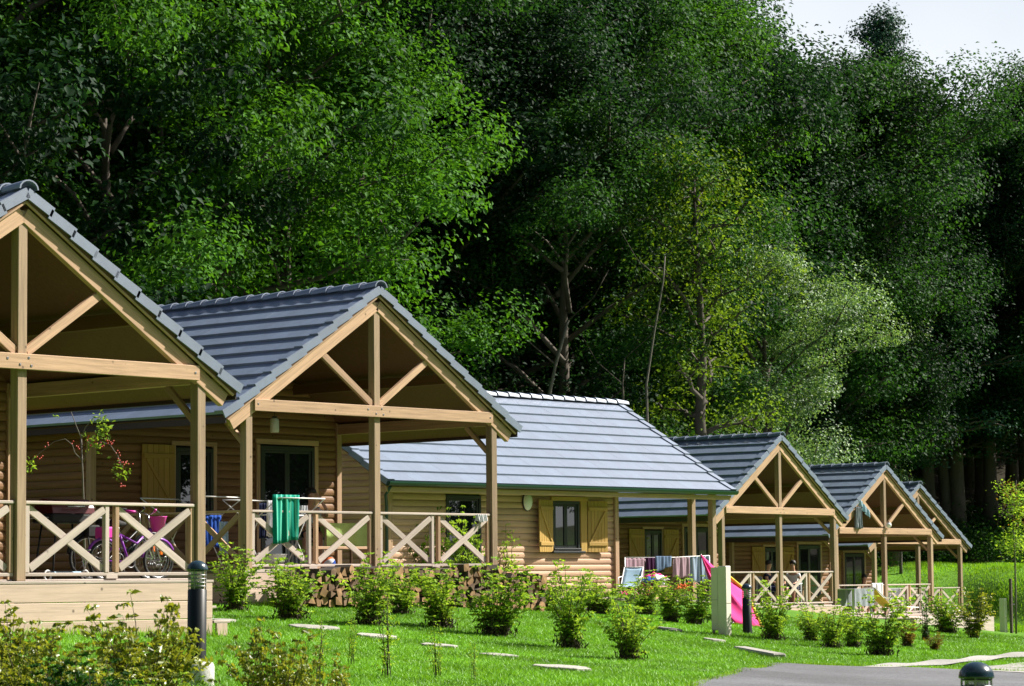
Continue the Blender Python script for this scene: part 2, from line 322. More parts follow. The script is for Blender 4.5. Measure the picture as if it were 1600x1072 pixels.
# ------------------------------------------------------------------ cabins
W, D, HB, HR, EO, FO, HE, BL = 3.0607, 4.0713, 2.7832, 5.0244, .6064, .15, 2.6648, 7.2
ROWS = 10
def siding_mesh(L, m, h=.145, d=.034):
    key = ('sid', round(L, 3), m.name, h)
    if key in _cache: return _cache[key]
    pr = [(.012, -h/2), (-d*.45, -h/2+.004), (-d*.85, -h*.28), (-d, 0), (-d*.85, h*.28), (-d*.45, h/2-.004), (.012, h/2)]
    V = [(s*L/2, y, z) for s in (-1, 1) for y, z in pr]; n = len(pr)
    F = [(i, i+n, i+1+n, i+1) for i in range(n-1)]+[(n-1, 2*n-1, n, 0), tuple(reversed(range(n, 2*n))), tuple(range(n))]
    me = mesh_from(V, [tuple(reversed(f)) for f in F], m, 'siding')
    _cache[key] = me; return me
def siding(wall, o, ex, out, L, z0, z1, holes=(), m=None, gable=None, h=.145):
    """boards along ex from o; out = outward normal; gable=(apex_x, slope) trims rows"""
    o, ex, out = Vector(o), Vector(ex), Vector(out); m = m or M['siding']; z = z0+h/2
    while z < z1+.01:
        a, b = 0, L
        if gable:
            ax, zl, sl = gable
            if z > zl: a = max(0, (z-zl)/sl-.10); b = L-a
        segs = [(a, b)]
        for (x0, x1, h0, h1) in holes:
            if h0-.02 < z < h1+.02:
                ns = []
                for s0, s1 in segs:
                    if x1 <= s0 or x0 >= s1: ns.append((s0, s1)); continue
                    if x0 > s0: ns.append((s0, x0))
                    if x1 < s1: ns.append((x1, s1))
                segs = ns
        for s0, s1 in segs:
            if s1-s0 < .06: continue
            ob = new('siding_board', siding_mesh(s1-s0, m, h), wall)
            c = o+ex*((s0+s1)/2)+Vector((0, 0, z)); y = -out; x = ex if ex.cross(y).z > 0 else -ex
            ob.matrix_local = Matrix(((x.x, y.x, 0, c.x), (x.y, y.y, 0, c.y), (0, 0, 1, c.z), (0, 0, 0, 1)))
        z += h
def opening(parent, kind, o, ex, out, x0, x1, z0, z1, leaves=2):
    """window / glazed door: frame bars, sashes and panes"""
    o, ex, out = Vector(o), Vector(ex), Vector(out); up = Vector((0, 0, 1))
    P = lambda x, z, d=0: o+ex*x+up*z+out*d
    f = beam(kind, P(x0, z1-.035, .01), P(x1, z1-.035, .01), .08, .07, M['frame'], parent)
    inv = LM[f.name].inverted()
    def sub(name, p0, p1, w, h, m, upv=(0, 0, 1)):
        return beam(name, p0, p1, w, h, m, f, upv, rel=inv)
    sub('frame', P(x0+.035, z0, .01), P(x0+.035, z1-.07, .01), .08, .07, M['frame'], ex)
    sub('frame', P(x1-.035, z0, .01), P(x1-.035, z1-.07, .01), .08, .07, M['frame'], ex)
    sub('sill', P(x0, z0+.02, .03), P(x1, z0+.02, .03), .14, .04, M['frame'])
    w = (x1-x0-.14)/leaves
    for i in range(leaves):
        a = x0+.07+i*w; b = a+w
        for (q0, q1) in ((P(a+.03, z0+.04, .0), P(a+.03, z1-.07, .0)), (P(b-.03, z0+.04, .0), P(b-.03, z1-.07, .0))): sub('sash', q0, q1, .05, .06, M['frame'], ex)
        sub('sash', P(a+.06, z0+.075, 0), P(b-.06, z0+.075, 0), .05, .07, M['frame']); sub('sash', P(a+.06, z1-.1, 0), P(b-.06, z1-.1, 0), .05, .06, M['frame'])
        sub('pane', P((a+b)/2, z0+.1, -.005), P((a+b)/2, z1-.12, -.005), .012, w-.12, M['glass'], ex)
    return f
def shutter(parent, o, ex, out, x0, x1, z0, z1, flip=False, swing=0.0):
    o, ex, out = Vector(o), Vector(ex), Vector(out); up = Vector((0, 0, 1))
    hinge = x1 if not flip else x0
    root = empty('shutter', o+ex*hinge+up*z0+out*.055, 0, parent)
    wd = x1-x0; s = -1 if not flip else 1
    d = (ex*s*math.cos(swing)+out*math.sin(swing)).normalized(); nrm = (out*math.cos(swing)-ex*s*math.sin(swing)).normalized()
    n = 6; pw = wd/n; H = z1-z0
    for i in range(n): beam('shutter_plank', d*(i+.5)*pw+up*(0.0), d*(i+.5)*pw+up*H, .028, pw-.006, M['shutter'], root, d, .004)
    for z in (.16*H, .84*H): beam('batten', d*.02+up*z+nrm*.028, d*(wd-.02)+up*z+nrm*.028, .026, .09, M['shutter'], root)
    a, b = (.1, .9) if not flip else (.1, .9)
    beam('shutter_brace', d*wd*.12+up*(.2*H)+nrm*.028, d*wd*.88+up*(.8*H)+nrm*.028, .022, .06, M['shutter'], root, nrm.cross(d))
    return root
def slope_frame(o, e1, e2):
    n = e1.cross(e2)
    if n.z < 0: n = -n
    return n
TH = .044
def tile_mesh():
    if 'tile' in _cache: return _cache['tile']
    me = boxmesh(.4185, .475, TH, M['slate'], 0); _cache['tile'] = me; return me
def place(o, e1, e2, n, c): o.matrix_local = Matrix(((e1.x, e2.x, n.x, c.x), (e1.y, e2.y, n.y, c.y), (e1.z, e2.z, n.z, c.z), (0, 0, 0, 1)))
def tile_slope(roof, o, e1, e2, length, slope, real=True, step=.42):
    """o lower corner of the slope on the slab top"""
    o, e1, e2 = Vector(o), Vector(e1), Vector(e2); n = slope_frame(o, e1, e2); ex = slope/ROWS
    tilt = TH/ex; t2 = (e2-n*tilt).normalized(); tn = (n+e2*tilt).normalized()
    if e1.cross(t2).dot(tn) < 0: tn2 = tn; e1b = -e1
    else: tn2 = tn; e1b = e1
    cnt = int(length/step)
    me = tile_mesh() if real else None
    if not real:
        V, F = [], []
    for r in range(ROWS):
        c0 = o+e2*((r+.5)*ex-.0)+n*(TH*1.15)
        if real:
            for i in range(cnt):
                ob = new('roof_tile', me, roof)
                j = RN.uniform(-.0012, .0012)
                place(ob, e1b, t2, tn2, c0+e1*((i+.5)*step+(.0 if r % 2 else 0))+n*j)
        else:
            b = len(V)
            for s1 in (0, length):
                for s2 in (-.24, .24):
                    for s3 in (-TH/2, TH/2): V.append(c0+e1*s1+t2*s2+tn2*s3)
            F += [tuple(b+k for k in q) for q in ((0, 1, 3, 2), (4, 6, 7, 5), (0, 4, 5, 1), (2, 3, 7, 6), (1, 5, 7, 3), (0, 2, 6, 4))]
    if not real: tag(new('tile_courses', mesh_from(V, F, M['slate'], 'courses'), roof), kind='stuff')
def verge_mesh():
    if 'verge' in _cache: return _cache['verge']
    bm = bmesh.new()
    for c, s in (((0, .09, .012), (.475, .2, .03)), ((0, -.008, -.045), (.475, .03, .135))):
        r = bmesh.ops.create_cube(bm, size=1); bmesh.ops.scale(bm, vec=s, verts=r['verts']); bmesh.ops.translate(bm, vec=c, verts=r['verts'])
    me = bpy.data.meshes.new('verge'); bm.to_mesh(me); bm.free(); me.materials.append(M['slate']); _cache['verge'] = me; return me
def verge(roof, o, e2, inward, slope):
    """cap tiles up a gable edge; inward = horizontal unit vector into the roof"""
    o, e2, inward = Vector(o), Vector(e2), Vector(inward); n = slope_frame(o, inward, e2); ex = slope/ROWS; tilt = .085
    t2 = (e2-n*tilt).normalized(); tn = (n+e2*tilt).normalized()
    for r in range(ROWS):
        ob = new('verge_tile', verge_mesh(), roof); c = o+e2*((r+.5)*ex)+n*(.075)
        x = t2; y = inward; z = x.cross(y)
        if z.dot(n) < 0: x = -t2; z = x.cross(y)
        place(ob, x, y, z, c)
def ridge(roof, o, e1, length, step=.42):
    o, e1 = Vector(o), Vector(e1); side = Vector((0, 0, 1)).cross(e1)
    if 'ridge' not in _cache:
        V, n = [], 9
        for x, r, dz in ((-.235, .105, 0), (.235, .125, .018)):
            for R_ in (r, r-.018):
                for k in range(n):
                    a = math.pi*k/(n-1); V.append((x, -R_*math.cos(a)*1.25, R_*math.sin(a)*1.0+dz-.06))
        F = []
        for k in range(n-1):
            F += [(k, k+1, 2*n+k+1, 2*n+k), (n+k+1, n+k, 3*n+k, 3*n+k+1), (k+1, k, n+k, n+k+1), (2*n+k, 2*n+k+1, 3*n+k+1, 3*n+k)]
        _cache['ridge'] = mesh_from(V, F, M['slate'], 'ridge')
    for i in range(int(length/step)+1):
        ob = new('ridge_tile', _cache['ridge'], roof); place(ob, -e1, -side, Vector((0, 0, 1)), o+e1*((i+.5)*step))
    # round end disc at the front
def railing(parent, p0, p1, panels=2, m=None, xb=True):
    p0, p1 = Vector(p0), Vector(p1); d = (p1-p0); L = d.length; d.normalize(); up = Vector((0, 0, 1)); m = m or M['woodw']
    nrm = up.cross(d)
    root = empty('railing', p0, 0, parent); q = Vector((0, 0, 0))
    beam('top_rail', up*1.0, d*L+up*1.0, .10, .04, m, root)
    beam('bottom_rail', up*.085, d*L+up*.085, .06, .045, m, root)
    beam('foot_rail', up*.012+nrm*.02, d*L+up*.012+nrm*.02, .07, .024, m, root)
    pw = L/panels
    for i in range(panels):
        a = i*pw+(.04 if i == 0 else .085); b = (i+1)*pw-(.04 if i == panels-1 else .085)
        for s in (a, b): beam('baluster', d*s+up*.108, d*s+up*.98, .07, .07, M['wood'] if i % 2 else m, root, d)
        if i: beam('rail_block', d*(i*pw-.1)+up*.055, d*(i*pw+.1)+up*.055, .064, .06, m, root)
        a += .045; b -= .045
        ang = math.atan2(.8, b-a)
        beam('cross_brace', d*a+up*.16+nrm*-.018, d*b+up*.93+nrm*-.018, .034, .10, m, root, up, .004)
        beam('cross_brace', d*a+up*.93+nrm*.019, d*b+up*.16+nrm*.019, .034, .10, m, root, up, .004)
    return root
CABS = {}
def to_world(c, X, Y, Z):
    loc, a = CABS[c]; return Vector((loc[0]+X*math.cos(a)-Y*math.sin(a), loc[1]+X*math.sin(a)+Y*math.cos(a), loc[2]+Z))
def gable_cabin(cid, loc, ang, label, tiles=True, right_shutter=True, base=.6):
    CABS[cid] = (loc, ang)
    c = empty('wooden_cabin', loc, ang); tag(c, label, 'cabin', 'wooden cabins in a row')
    X, Y, Z = Vector((1, 0, 0)), Vector((0, 1, 0)), Vector((0, 0, 1))
    wd, pm = M['wood'], M['post']
    # deck
    deck = box('deck', (-.16, -.10, -.035), (2*W+.16, D, 0), M['deckfloor'], c)
    beam('deck_edge_board', (-.16, -.12, -.0175), (2*W+.16, -.12, -.0175), .05, .037, M['woodw'], c)
    n = max(3, round(base/.2)); bh = (base+.1)/n
    for k in range(n):
        beam('fascia_board', (-.14, -.125, -.035-bh*(k+.5)), (2*W+.14, -.125, -.035-bh*(k+.5)), .03, bh-.008, M['sidingw'], deck, rel=Matrix.Translation(-deck.location))
        beam('fascia_board', (-.135, -.105, -.035-bh*(k+.5)), (-.135, D, -.035-bh*(k+.5)), .03, bh-.008, M['sidingw'], deck, rel=Matrix.Translation(-deck.location))
    # posts
    for px in (0, 2*W): beam('post', (px, 0, 0), (px, 0, HB+.12), .15, .15, pm, c, (0, 1, 0), .008)
    beam('king_post', (W, 0, 0), (W, 0, HR-.30), .15, .15, pm, c, (0, 1, 0), .008)
    tb = beam('tie_beam', (.08, -.104, HB), (2*W-.08, -.104, HB), .055, .20, wd, c)
    for bx, bz in [(W-.28, .03), (W-.08, -.04), (W+.06, .05), (W+.10, -.05), (.16, .02), (2*W-.16, .0)]:
        bo = beam('bolt', (bx-W, -.034, bz), (bx-W, -.026, bz), .03, .03, M['metal'], tb, (0, 0, 1), .01)
    sl = math.atan2(HR-HE, W+EO); c_, s_ = math.cos(sl), math.sin(sl); SL = math.hypot(HR-HE, W+EO)
    top = Vector((W, 0, HR-.10))
    for s in (-1, 1):
        dn = Vector((s*c_, 0, -s_)); nn = Vector((s*s_, 0, c_))
        e0 = Vector((W, -.045, HR-.12))-nn*.19+dn*.14
        beam('rafter', e0, e0+dn*(SL-.24), .09, .20, wd, c, nn, .006)
        b0 = Vector((W, -.125, HR-.10))-nn*.065+dn*.05
        beam('barge_board', b0, b0+dn*(SL-.08), .024, .07, wd, c, nn, .004)
        beam('truss_brace', (W+s*.09, -.02, HB+.13), (W+s*1.42, -.02, HB+1.03), .07, .12, wd, c, (0, 0, 1), .005)
        xx = 0 if s < 0 else 2*W
        beam('wall_plate', (xx, .08, HB-.04), (xx, D, HB-.04), .09, .20, wd, c)
        beam('knee_brace', (xx, .09, HB-.62), (xx, .62, HB-.14), .07, .09, wd, c)
        ex_ = W+s*(W+EO)*.52
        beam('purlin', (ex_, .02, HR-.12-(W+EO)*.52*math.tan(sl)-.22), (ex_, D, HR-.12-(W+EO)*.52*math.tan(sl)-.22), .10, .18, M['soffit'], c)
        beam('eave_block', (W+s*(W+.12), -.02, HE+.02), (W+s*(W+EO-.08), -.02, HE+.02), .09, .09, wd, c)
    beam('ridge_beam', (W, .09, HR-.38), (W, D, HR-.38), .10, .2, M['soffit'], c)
    # roof slab (soffit boards underneath)
    y0, y1 = -FO, D+BL+.35
    V, F = [], []
    for s in (-1, 1):
        dn = Vector((s*c_, 0, -s_)); nn = Vector((s*s_, 0, c_)); a = Vector((W, 0, HR-.10)); b = a+dn*(SL-.01); bs = len(V)
        for p in (a, b):
            for yy in (y0+.01, y1):
                for off in (0, -.07): V.append(p+Y*yy+nn*off-(Vector((s*.0, 0, 0))))
        F += [tuple(bs+k for k in q) for q in ((0, 4, 6, 2), (1, 3, 7, 5), (0, 1, 5, 4), (2, 6, 7, 3), (4, 5, 7, 6), (0, 2, 3, 1))]
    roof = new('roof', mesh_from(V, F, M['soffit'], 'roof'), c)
    L = y1-y0
    dl = Vector((c_, 0, s_)); eo = Vector((-EO, y0, HE-.10))
    tile_slope(roof, eo, Y, dl, L, SL, tiles)
    dr = Vector((-c_, 0, s_)); er = Vector((2*W+EO, y0, HE-.10))
    tile_slope(roof, er, Y, dr, L, SL, False)
    verge(roof, eo, dl, Y, SL); verge(roof, er, dr, Y, SL)
    ridge(roof, (W, y0-.02, HR), Y, L)
    # eave fascia
    beam('eave_fascia', (-EO+.03, y0+.02, HE-.14), (-EO+.03, y1, HE-.14), .03, .15, M['fascia'], c)
    beam('eave_fascia', (2*W+EO-.03, y0+.02, HE-.14), (2*W+EO-.03, y1, HE-.14), .03, .15, M['fascia'], c)
    # front wall with gable: backing panel + boards
    tz = HR-.22; ez = HE+EO*math.tan(sl)-.19
    def gable(name, y, holes, out):
        V = [(0, y, -base), (2*W, y, -base), (2*W, y, ez), (W, y, tz), (0, y, ez), (0, y+.12, -base), (2*W, y+.12, -base), (2*W, y+.12, ez), (W, y+.12, tz), (0, y+.12, ez)]
        F = [(0, 1, 2, 3, 4), (9, 8, 7, 6, 5), (0, 5, 6, 1), (1, 6, 7, 2), (2, 7, 8, 3), (3, 8, 9, 4), (4, 9, 5, 0)]
        w_ = new(name, mesh_from(V, F, M['inside'], name), c)
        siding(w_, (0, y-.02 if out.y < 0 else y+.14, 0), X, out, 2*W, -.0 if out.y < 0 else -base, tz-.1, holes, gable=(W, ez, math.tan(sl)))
        return w_
    WN, DR = (1.95, 2.86, 1.05, 2.28), (4.06, 5.46, .02, 2.38)
    gable('wall', D, [WN, DR], Vector((0, -1, 0))); gable('wall', D+BL-.12, [], Vector((0, 1, 0)))
    for xx, out in ((0, -X), (2*W, X)):
        a, b = (xx, xx+.12) if xx == 0 else (xx-.12, xx)
        w_ = box('wall', (a, D+.12, -base), (b, D+BL-.12, ez), M['inside'], c, 0); o_ = w_.location
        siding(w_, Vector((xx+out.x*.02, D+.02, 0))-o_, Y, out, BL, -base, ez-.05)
    for xx in (0, 2*W): beam('corner_post', (xx, D-.02, -base), (xx, D-.02, ez), .13, .13, wd, c, (0, 1, 0))
    o = Vector((0, D-.03, 0))
    opening(c, 'window', o, X, -Y, *WN); d_ = opening(c, 'glazed_door', o, X, -Y, *DR)
    shutter(c, o, X, -Y, 1.12, 1.90, 1.0, 2.32)
    if right_shutter: shutter(c, o, X, -Y, 2.93, 3.72, 1.0, 2.32, True)
    for (a, b) in ((WN[0]-.05, WN[2]), (WN[1]+.05, WN[2])): beam('window_trim', (a, D-.05, 1.0), (a, D-.05, 2.33), .05, .09, wd, c, X)
    beam('window_trim', (WN[0]-.1, D-.05, 2.36), (WN[1]+.1, D-.05, 2.36), .05, .08, wd, c)
    beam('door_trim', (DR[0]-.06, D-.05, 0), (DR[0]-.06, D-.05, 2.4), .05, .1, wd, c, X); beam('door_trim', (DR[1]+.06, D-.05, 0), (DR[1]+.06, D-.05, 2.4), .05, .1, wd, c, X)
    beam('door_trim', (DR[0]-.12, D-.05, 2.46), (DR[1]+.12, D-.05, 2.46), .05, .1, wd, c)
    railing(c, (.09, 0, 0), (W-.09, 0, 0)); railing(c, (W+.09, 0, 0), (2*W-.09, 0, 0))
    railing(c, (0, D-.1, 0), (0, .09, 0), 3, M['wood'])
    return c
gable_cabin(1, (-12.82, -6.37, -.16), math.radians(.53), 'nearest wooden cabin at the left edge with bicycles on its fenced porch', base=.62)
gable_cabin(2, (0, 0, 0), 0, 'wooden cabin with stacked firewood before its porch and a green towel over the rail', right_shutter=False, base=.66)
gable_cabin(4, (31.1, 13.95, -1.03), math.radians(4.38), 'wooden cabin behind the pink beach tent, with dark blue tiled gable porch', base=.55)
gable_cabin(5, (42.81, 18.32, -1.46), math.radians(3.51), 'wooden cabin with yellow deck chair in front and grey cloths hung in its gable', base=.5)
gable_cabin(6, (55.23, 25.36, -1.64), math.radians(1.57), 'farthest wooden cabin of the row, beside the bright grassy bank', base=.45)
# the cabin set sideways between the second and the fourth
def side_cabin():
    S = W+EO; L0, L1 = -.65, 11.74; WL = 7.78; zf = -.64+.09; HE3 = HE-.09; HR3 = HR-.09
    c = empty('wooden_cabin', (11.98, 8.44, zf)); tag(c, 'low wooden cabin with sunlit pale roof, green gutter and olive shutters', 'cabin', 'wooden cabins in a row')
    X, Y = Vector((1, 0, 0)), Vector((0, 1, 0)); sl = math.atan2(HR-HE, S); c_, s_ = math.cos(sl), math.sin(sl); SL = math.hypot(HR-HE, S)
    ry = S-.6; by = 2*ry; wd = M['wood']; hz = HE3+.6*math.tan(sl)-.28
    V, F = [], []
    for s in (-1, 1):
        dn = Vector((0, s*c_, -s_)); nn = Vector((0, s*s_, c_)); a = Vector((0, ry, HR3-.10)); b = a+dn*(SL-.01); bs = len(V)
        for p in (a, b):
            for xx in (L0+.02, L1-.02):
                for off in (0, -.07): V.append(p+X*xx+nn*off)
        F += [tuple(bs+k for k in q) for q in ((0, 2, 6, 4), (1, 5, 7, 3), (0, 4, 5, 1), (2, 3, 7, 6), (4, 6, 7, 5), (0, 1, 3, 2))]
    roof = new('roof', mesh_from(V, F, M['soffit'], 'roof'), c)
    df = Vector((0, c_, s_)); ef = Vector((L0, -.6, HE3-.10)); db = Vector((0, -c_, s_)); eb = Vector((L0, by+.6, HE3-.10))
    tile_slope(roof, ef, X, df, L1-L0, SL, True); tile_slope(roof, eb, X, db, L1-L0, SL, False)
    for d_, e_ in ((df, ef), (db, eb)):
        verge(roof, e_, d_, X, SL); e2 = e_.copy(); e2.x = L1; verge(roof, e2, d_, -X, SL)
    ridge(roof, (L0, ry, HR3), X, L1-L0)
    # gutter: open half pipe
    V, F = [], []; n = 10; r = .085; gy, gzz = -.6-.06, HE3-.085
    for x in (L0-.02, L1+.02):
        for R_ in (r, r-.012):
            for k in range(n): a = math.pi+math.pi*k/(n-1); V.append((x, gy+R_*math.cos(a), gzz+R_*math.sin(a)*1.15+.03))
    for k in range(n-1): F += [(k, k+1, 2*n+k+1, 2*n+k), (n+k+1, n+k, 3*n+k, 3*n+k+1), (k, n+k, n+k+1, k+1), (2*n+k, 2*n+k+1, 3*n+k+1, 3*n+k)]
    F += [(0, 2*n, 3*n, n), (n-1, 2*n-1, 4*n-1, 3*n-1), tuple(range(n)), tuple(range(2*n, 3*n))]
    new('gutter', mesh_from(V, F, M['gutter'], 'gutter'), c)
    tube('downpipe', [(L0+.12, -.62, HE3-.16), (L0+.14, -.45, HE3-.34), (L0+.55, -.07, HE3-.55), (L0+.55, -.07, .0)], .035, M['gutter'], c)
    beam('eave_board', (L0+.05, -.54, HE3-.22), (L1-.05, -.54, HE3-.22), .03, .11, wd, c)
    beam('wall_plate', (WL, -.0, hz), (L1-.2, -.0, hz), .10, .18, wd, c)
    WN = (5.48, 6.45, 1.05, 2.20); DR = (1.84, 3.0, .1, 2.28)
    w_ = box('wall', (0, .02, -.3), (WL, .14, hz+.1), M['inside'], c, 0); siding(w_, Vector((0, 0, 0))-w_.location, X, -Y, WL, -.02, hz+.06, [(DR[0], DR[1], .1, 2.3), WN], m=M['siding_lit'])
    box('plinth', (0, -.02, -.6), (WL, .1, -.025), M['concrete'], c)
    for xx, out in ((0, -X), (WL, X)):
        V = [(xx, 0.02, -.3), (xx, by, -.3), (xx, by, hz), (xx, ry, HR3-.3), (xx, .02, hz)]; t = .12 if xx == 0 else -.12
        V += [(x+t, y, z) for x, y, z in V]; Fq = [(4, 3, 2, 1, 0), (5, 6, 7, 8, 9), (0, 1, 6, 5), (1, 2, 7, 6), (2, 3, 8, 7), (3, 4, 9, 8), (4, 0, 5, 9)]
        g = new('wall', mesh_from(V, Fq, M['inside'], 'wall'), c)
        siding(g, (xx+out.x*.01, 0.02, 0), Y, out, by, -.3, HR3-.45, gable=(ry, hz, math.tan(sl)), m=M['siding_lit'])
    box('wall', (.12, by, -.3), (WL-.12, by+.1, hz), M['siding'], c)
    for xx, y in ((WL, -.02), (0, -.02), (WL, by), (0, by)): beam('corner_post', (xx, y, -.3), (xx, y, hz), .14, .14, wd, c, Y)
    for (xx, yy) in ((11.22, -.3), (11.22, .35)): beam('post', (xx, yy, -.7), (xx, yy, hz), .15, .15, M['post'], c, Y)
    beam('post', (11.22, by, -.7), (11.22, by, hz), .15, .15, wd, c, Y)
    o = Vector((0, -.0, 0)); opening(c, 'window', o, X, -Y, *WN); opening(c, 'glazed_door', o, X, -Y, *DR, leaves=1)
    shutter(c, o, X, -Y, 4.80, 5.46, 1.0, 2.22, False, .22); shutter(c, o, X, -Y, 6.72, 7.38, 1.0, 2.22, True, .10)
    beam('window_trim', (6.58, -.045, 1.0), (6.58, -.045, 2.22), .05, .22, M['shutter'], c, X); beam('window_trim', (5.4, -.06, 2.26), (6.7, -.06, 2.26), .05, .09, M['shutter'], c)
    beam('window_sill', (5.4, -.08, 1.0), (6.55, -.08, 1.0), .12, .05, M['frame'], c)
    rf = box('raised_floor', (7.9, -.2, -.75), (11.5, by, -.3), M['concrete'], c)
    return c
side_cabin()
# ------------------------------------------------------------------ foliage builders
def leaves_mesh(name, pos, nrm, size, m, aspect=.62, rs=None, fold=.25, droop=0.0):
    """diamond leaves (2 folded triangles each)"""
    rs = rs or RN; n = len(pos); pos = np.asarray(pos, float); nrm = np.asarray(nrm, float)
    nrm /= np.linalg.norm(nrm, axis=1, keepdims=True)+1e-9
    t = rs.normal(size=(n, 3)); t[:, 2] -= droop; t -= nrm*(t*nrm).sum(1, keepdims=True); t /= np.linalg.norm(t, axis=1, keepdims=True)+1e-9
    b = np.cross(nrm, t); L = (size*rs.uniform(.65, 1.25, n))[:, None]
    V = np.empty((n, 4, 3)); V[:, 0] = pos-t*L*.5; V[:, 2] = pos+t*L*.5-nrm*L*.08
    V[:, 1] = pos+b*L*aspect*.5+nrm*L*fold*.5-t*L*.05; V[:, 3] = pos-b*L*aspect*.5+nrm*L*fold*.5-t*L*.05
    i = np.arange(n)*4
    F = np.concatenate([np.stack([i, i+2, i+1], 1), np.stack([i, i+3, i+2], 1)])
    return np_mesh(name, V.reshape(-1, 3), F, m)
def branchy(seed, H, R, n_limb, n_sec, per, zlo=.28, shape='round', flat=.16, leaf=.15, drop=.0, spread=.5):
    """returns trunk geometry and leaf clouds for one tree with its base at the origin"""
    rs = np.random.RandomState(seed); V, F = [], []
    nT = 9; lean = rs.normal(size=2)*.018*H; tp = []
    for i in range(nT+1):
        t = i/nT; tp.append(Vector((lean[0]*t*t+rs.normal()*.05*(i > 0), lean[1]*t*t+rs.normal()*.05*(i > 0), H*.93*t)))
    tr = [.019*H*(1-i/nT*.86)*(1.35 if i == 0 else 1) for i in range(nT+1)]
    tp[0].z = -.8; tube_geo(V, F, tp, tr, 10)
    P, Nn = [], []
    for i in range(n_limb):
        t = zlo+(1-zlo)*((i+.5)/n_limb)**.9; az = i*2.39996+rs.normal()*.35
        hz = (t-zlo)/(1-zlo)
        if shape == 'round': rad = R*math.sqrt(max(.05, 1-((hz-.42)/.62)**2))
        elif shape == 'cone': rad = R*(1-hz)**.85+.25
        elif shape == 'tall': rad = R*(.75+.35*math.sin(hz*3.1))*(1-hz**4*.7)
        rad *= rs.uniform(.72, 1.22)
        up = rad*(rs.uniform(.4, .95) if shape != 'cone' else rs.uniform(-.25, -.05))*(1 if hz > .25 else .45)
        k = min(int(t*nT), nT-1); o = tp[k].lerp(tp[k+1], t*nT-k)
        dirv = Vector((math.cos(az), math.sin(az), 0))
        pts = [o+dirv*rad*s+Vector((rs.normal()*.12, rs.normal()*.12, up*(s**.8)*(1-.25*s)+rs.normal()*.06)) for s in (0, .25, .5, .75, 1)]
        tube_geo(V, F, pts, [.0085*H*(1-.2*hz)*q*.8 for q in (1, .75, .5, .3, .1)], 6)
        for j in range(n_sec):
            s = .22+.78*(j+.6)/n_sec; q = min(int(s*4), 3); c = pts[q].lerp(pts[q+1], s*4-q)
            sa = az+(1 if j % 2 else -1)*rs.uniform(.35, 1.15); ln = rad*spread*rs.uniform(.35, .8)*(1.15-s*.45)
            if j == n_sec-1: sa = az
            e = c+Vector((math.cos(sa)*ln, math.sin(sa)*ln, (rs.uniform(.05, .95) if shape != 'cone' else rs.uniform(-.12, .3))*ln))
            tube_geo(V, F, [c, c.lerp(e, .5)+Vector((0, 0, .08*ln)), e], [.0028*H, .0018*H, .0006*H], 4)
            # clumps along the secondary branch
            nc = 2 if shape != 'cone' else 3
            for q2 in range(nc):
                w = (q2+1)/nc; cc = c.lerp(e, w); cr = rs.uniform(.6, 1.35)*(.068*H if shape != 'cone' else .03*H)
                m = int(per/nc*rs.uniform(.6, 1.4)); g = rs.normal(size=(m, 3))
                g /= np.linalg.norm(g, axis=1, keepdims=True)+1e-9; g *= (cr*rs.uniform(.25, 1.08, m)**.45)[:, None]
                g[:, 2] = np.where(g[:, 2] < 0, g[:, 2]*.45, g[:, 2]*(.85+flat)); g += rs.normal(size=(m, 3))*.07
                P.append(g+np.array(cc)); nn = rs.normal(size=(m, 3))*.5; nn[:, 2] += .65; nn += g/max(cr, .1)*.75; nn[:, 0] += dirv.x*.25; nn[:, 1] += dirv.y*.25; Nn.append(nn)
    P = np.concatenate(P); Nn = np.concatenate(Nn)
    tm = mesh_from(V, F, M['bark'], 'trunk', True)
    cm = leaves_mesh('crown', P, Nn, leaf, M['l_mid'], rs=rs, droop=drop)
    return tm, cm
KIND = {
 'broad':  branchy(1, 17, 5.2, 22, 4, 600, .22, 'round', leaf=.155, flat=.24),
 'broad2': branchy(2, 17, 5.8, 21, 4, 620, .18, 'round', leaf=.165, flat=.2),
 'tall':   branchy(3, 20, 3.9, 26, 4, 420, .20, 'tall', leaf=.15, flat=.24),
 'droop':  branchy(4, 15, 4.8, 21, 4, 480, .12, 'round', leaf=.18, drop=1.2, flat=.2),
 'spruce': branchy(5, 20, 6.0, 60, 7, 120, .12, 'cone', leaf=.12, drop=.5, flat=.12),
 'small':  branchy(6, 9, 2.9, 16, 4, 480, .18, 'round', leaf=.115, flat=.24),
 'sparse': branchy(8, 14, 2.1, 20, 4, 100, .30, 'tall', leaf=.13),
}
def tree(kind, loc, s, rz, leafm, label, barkm='bark', name='broadleaf_tree', group='trees of the wooded hillside', sz=1.0):
    r = empty(name, loc, rz); r.scale = (s, s, s*sz); tag(r, label, 'tree', group)
    tm, cm = KIND[kind]
    new('trunk', tm, r, M[barkm], True); new('crown', cm, r, M[leafm], True); return r
HK = {}
for _k, (_t, _c) in KIND.items():
    _a = np.empty(len(_c.vertices)*3, np.float32); _c.vertices.foreach_get('co', _a); HK[_k] = float(np.percentile(_a[2::3], 99.8))
def T(px, d, kind, s, leafm, label, rz=0, dz=0, top=None, **k):
    p = at(px, 536, d)
    if top is not None: s = (at(px, top, d).z-gzf(p.x, p.y))/HK[kind]
    return tree(kind, (p.x, p.y, gzf(p.x, p.y)+dz), s, rz, leafm, label, **k)
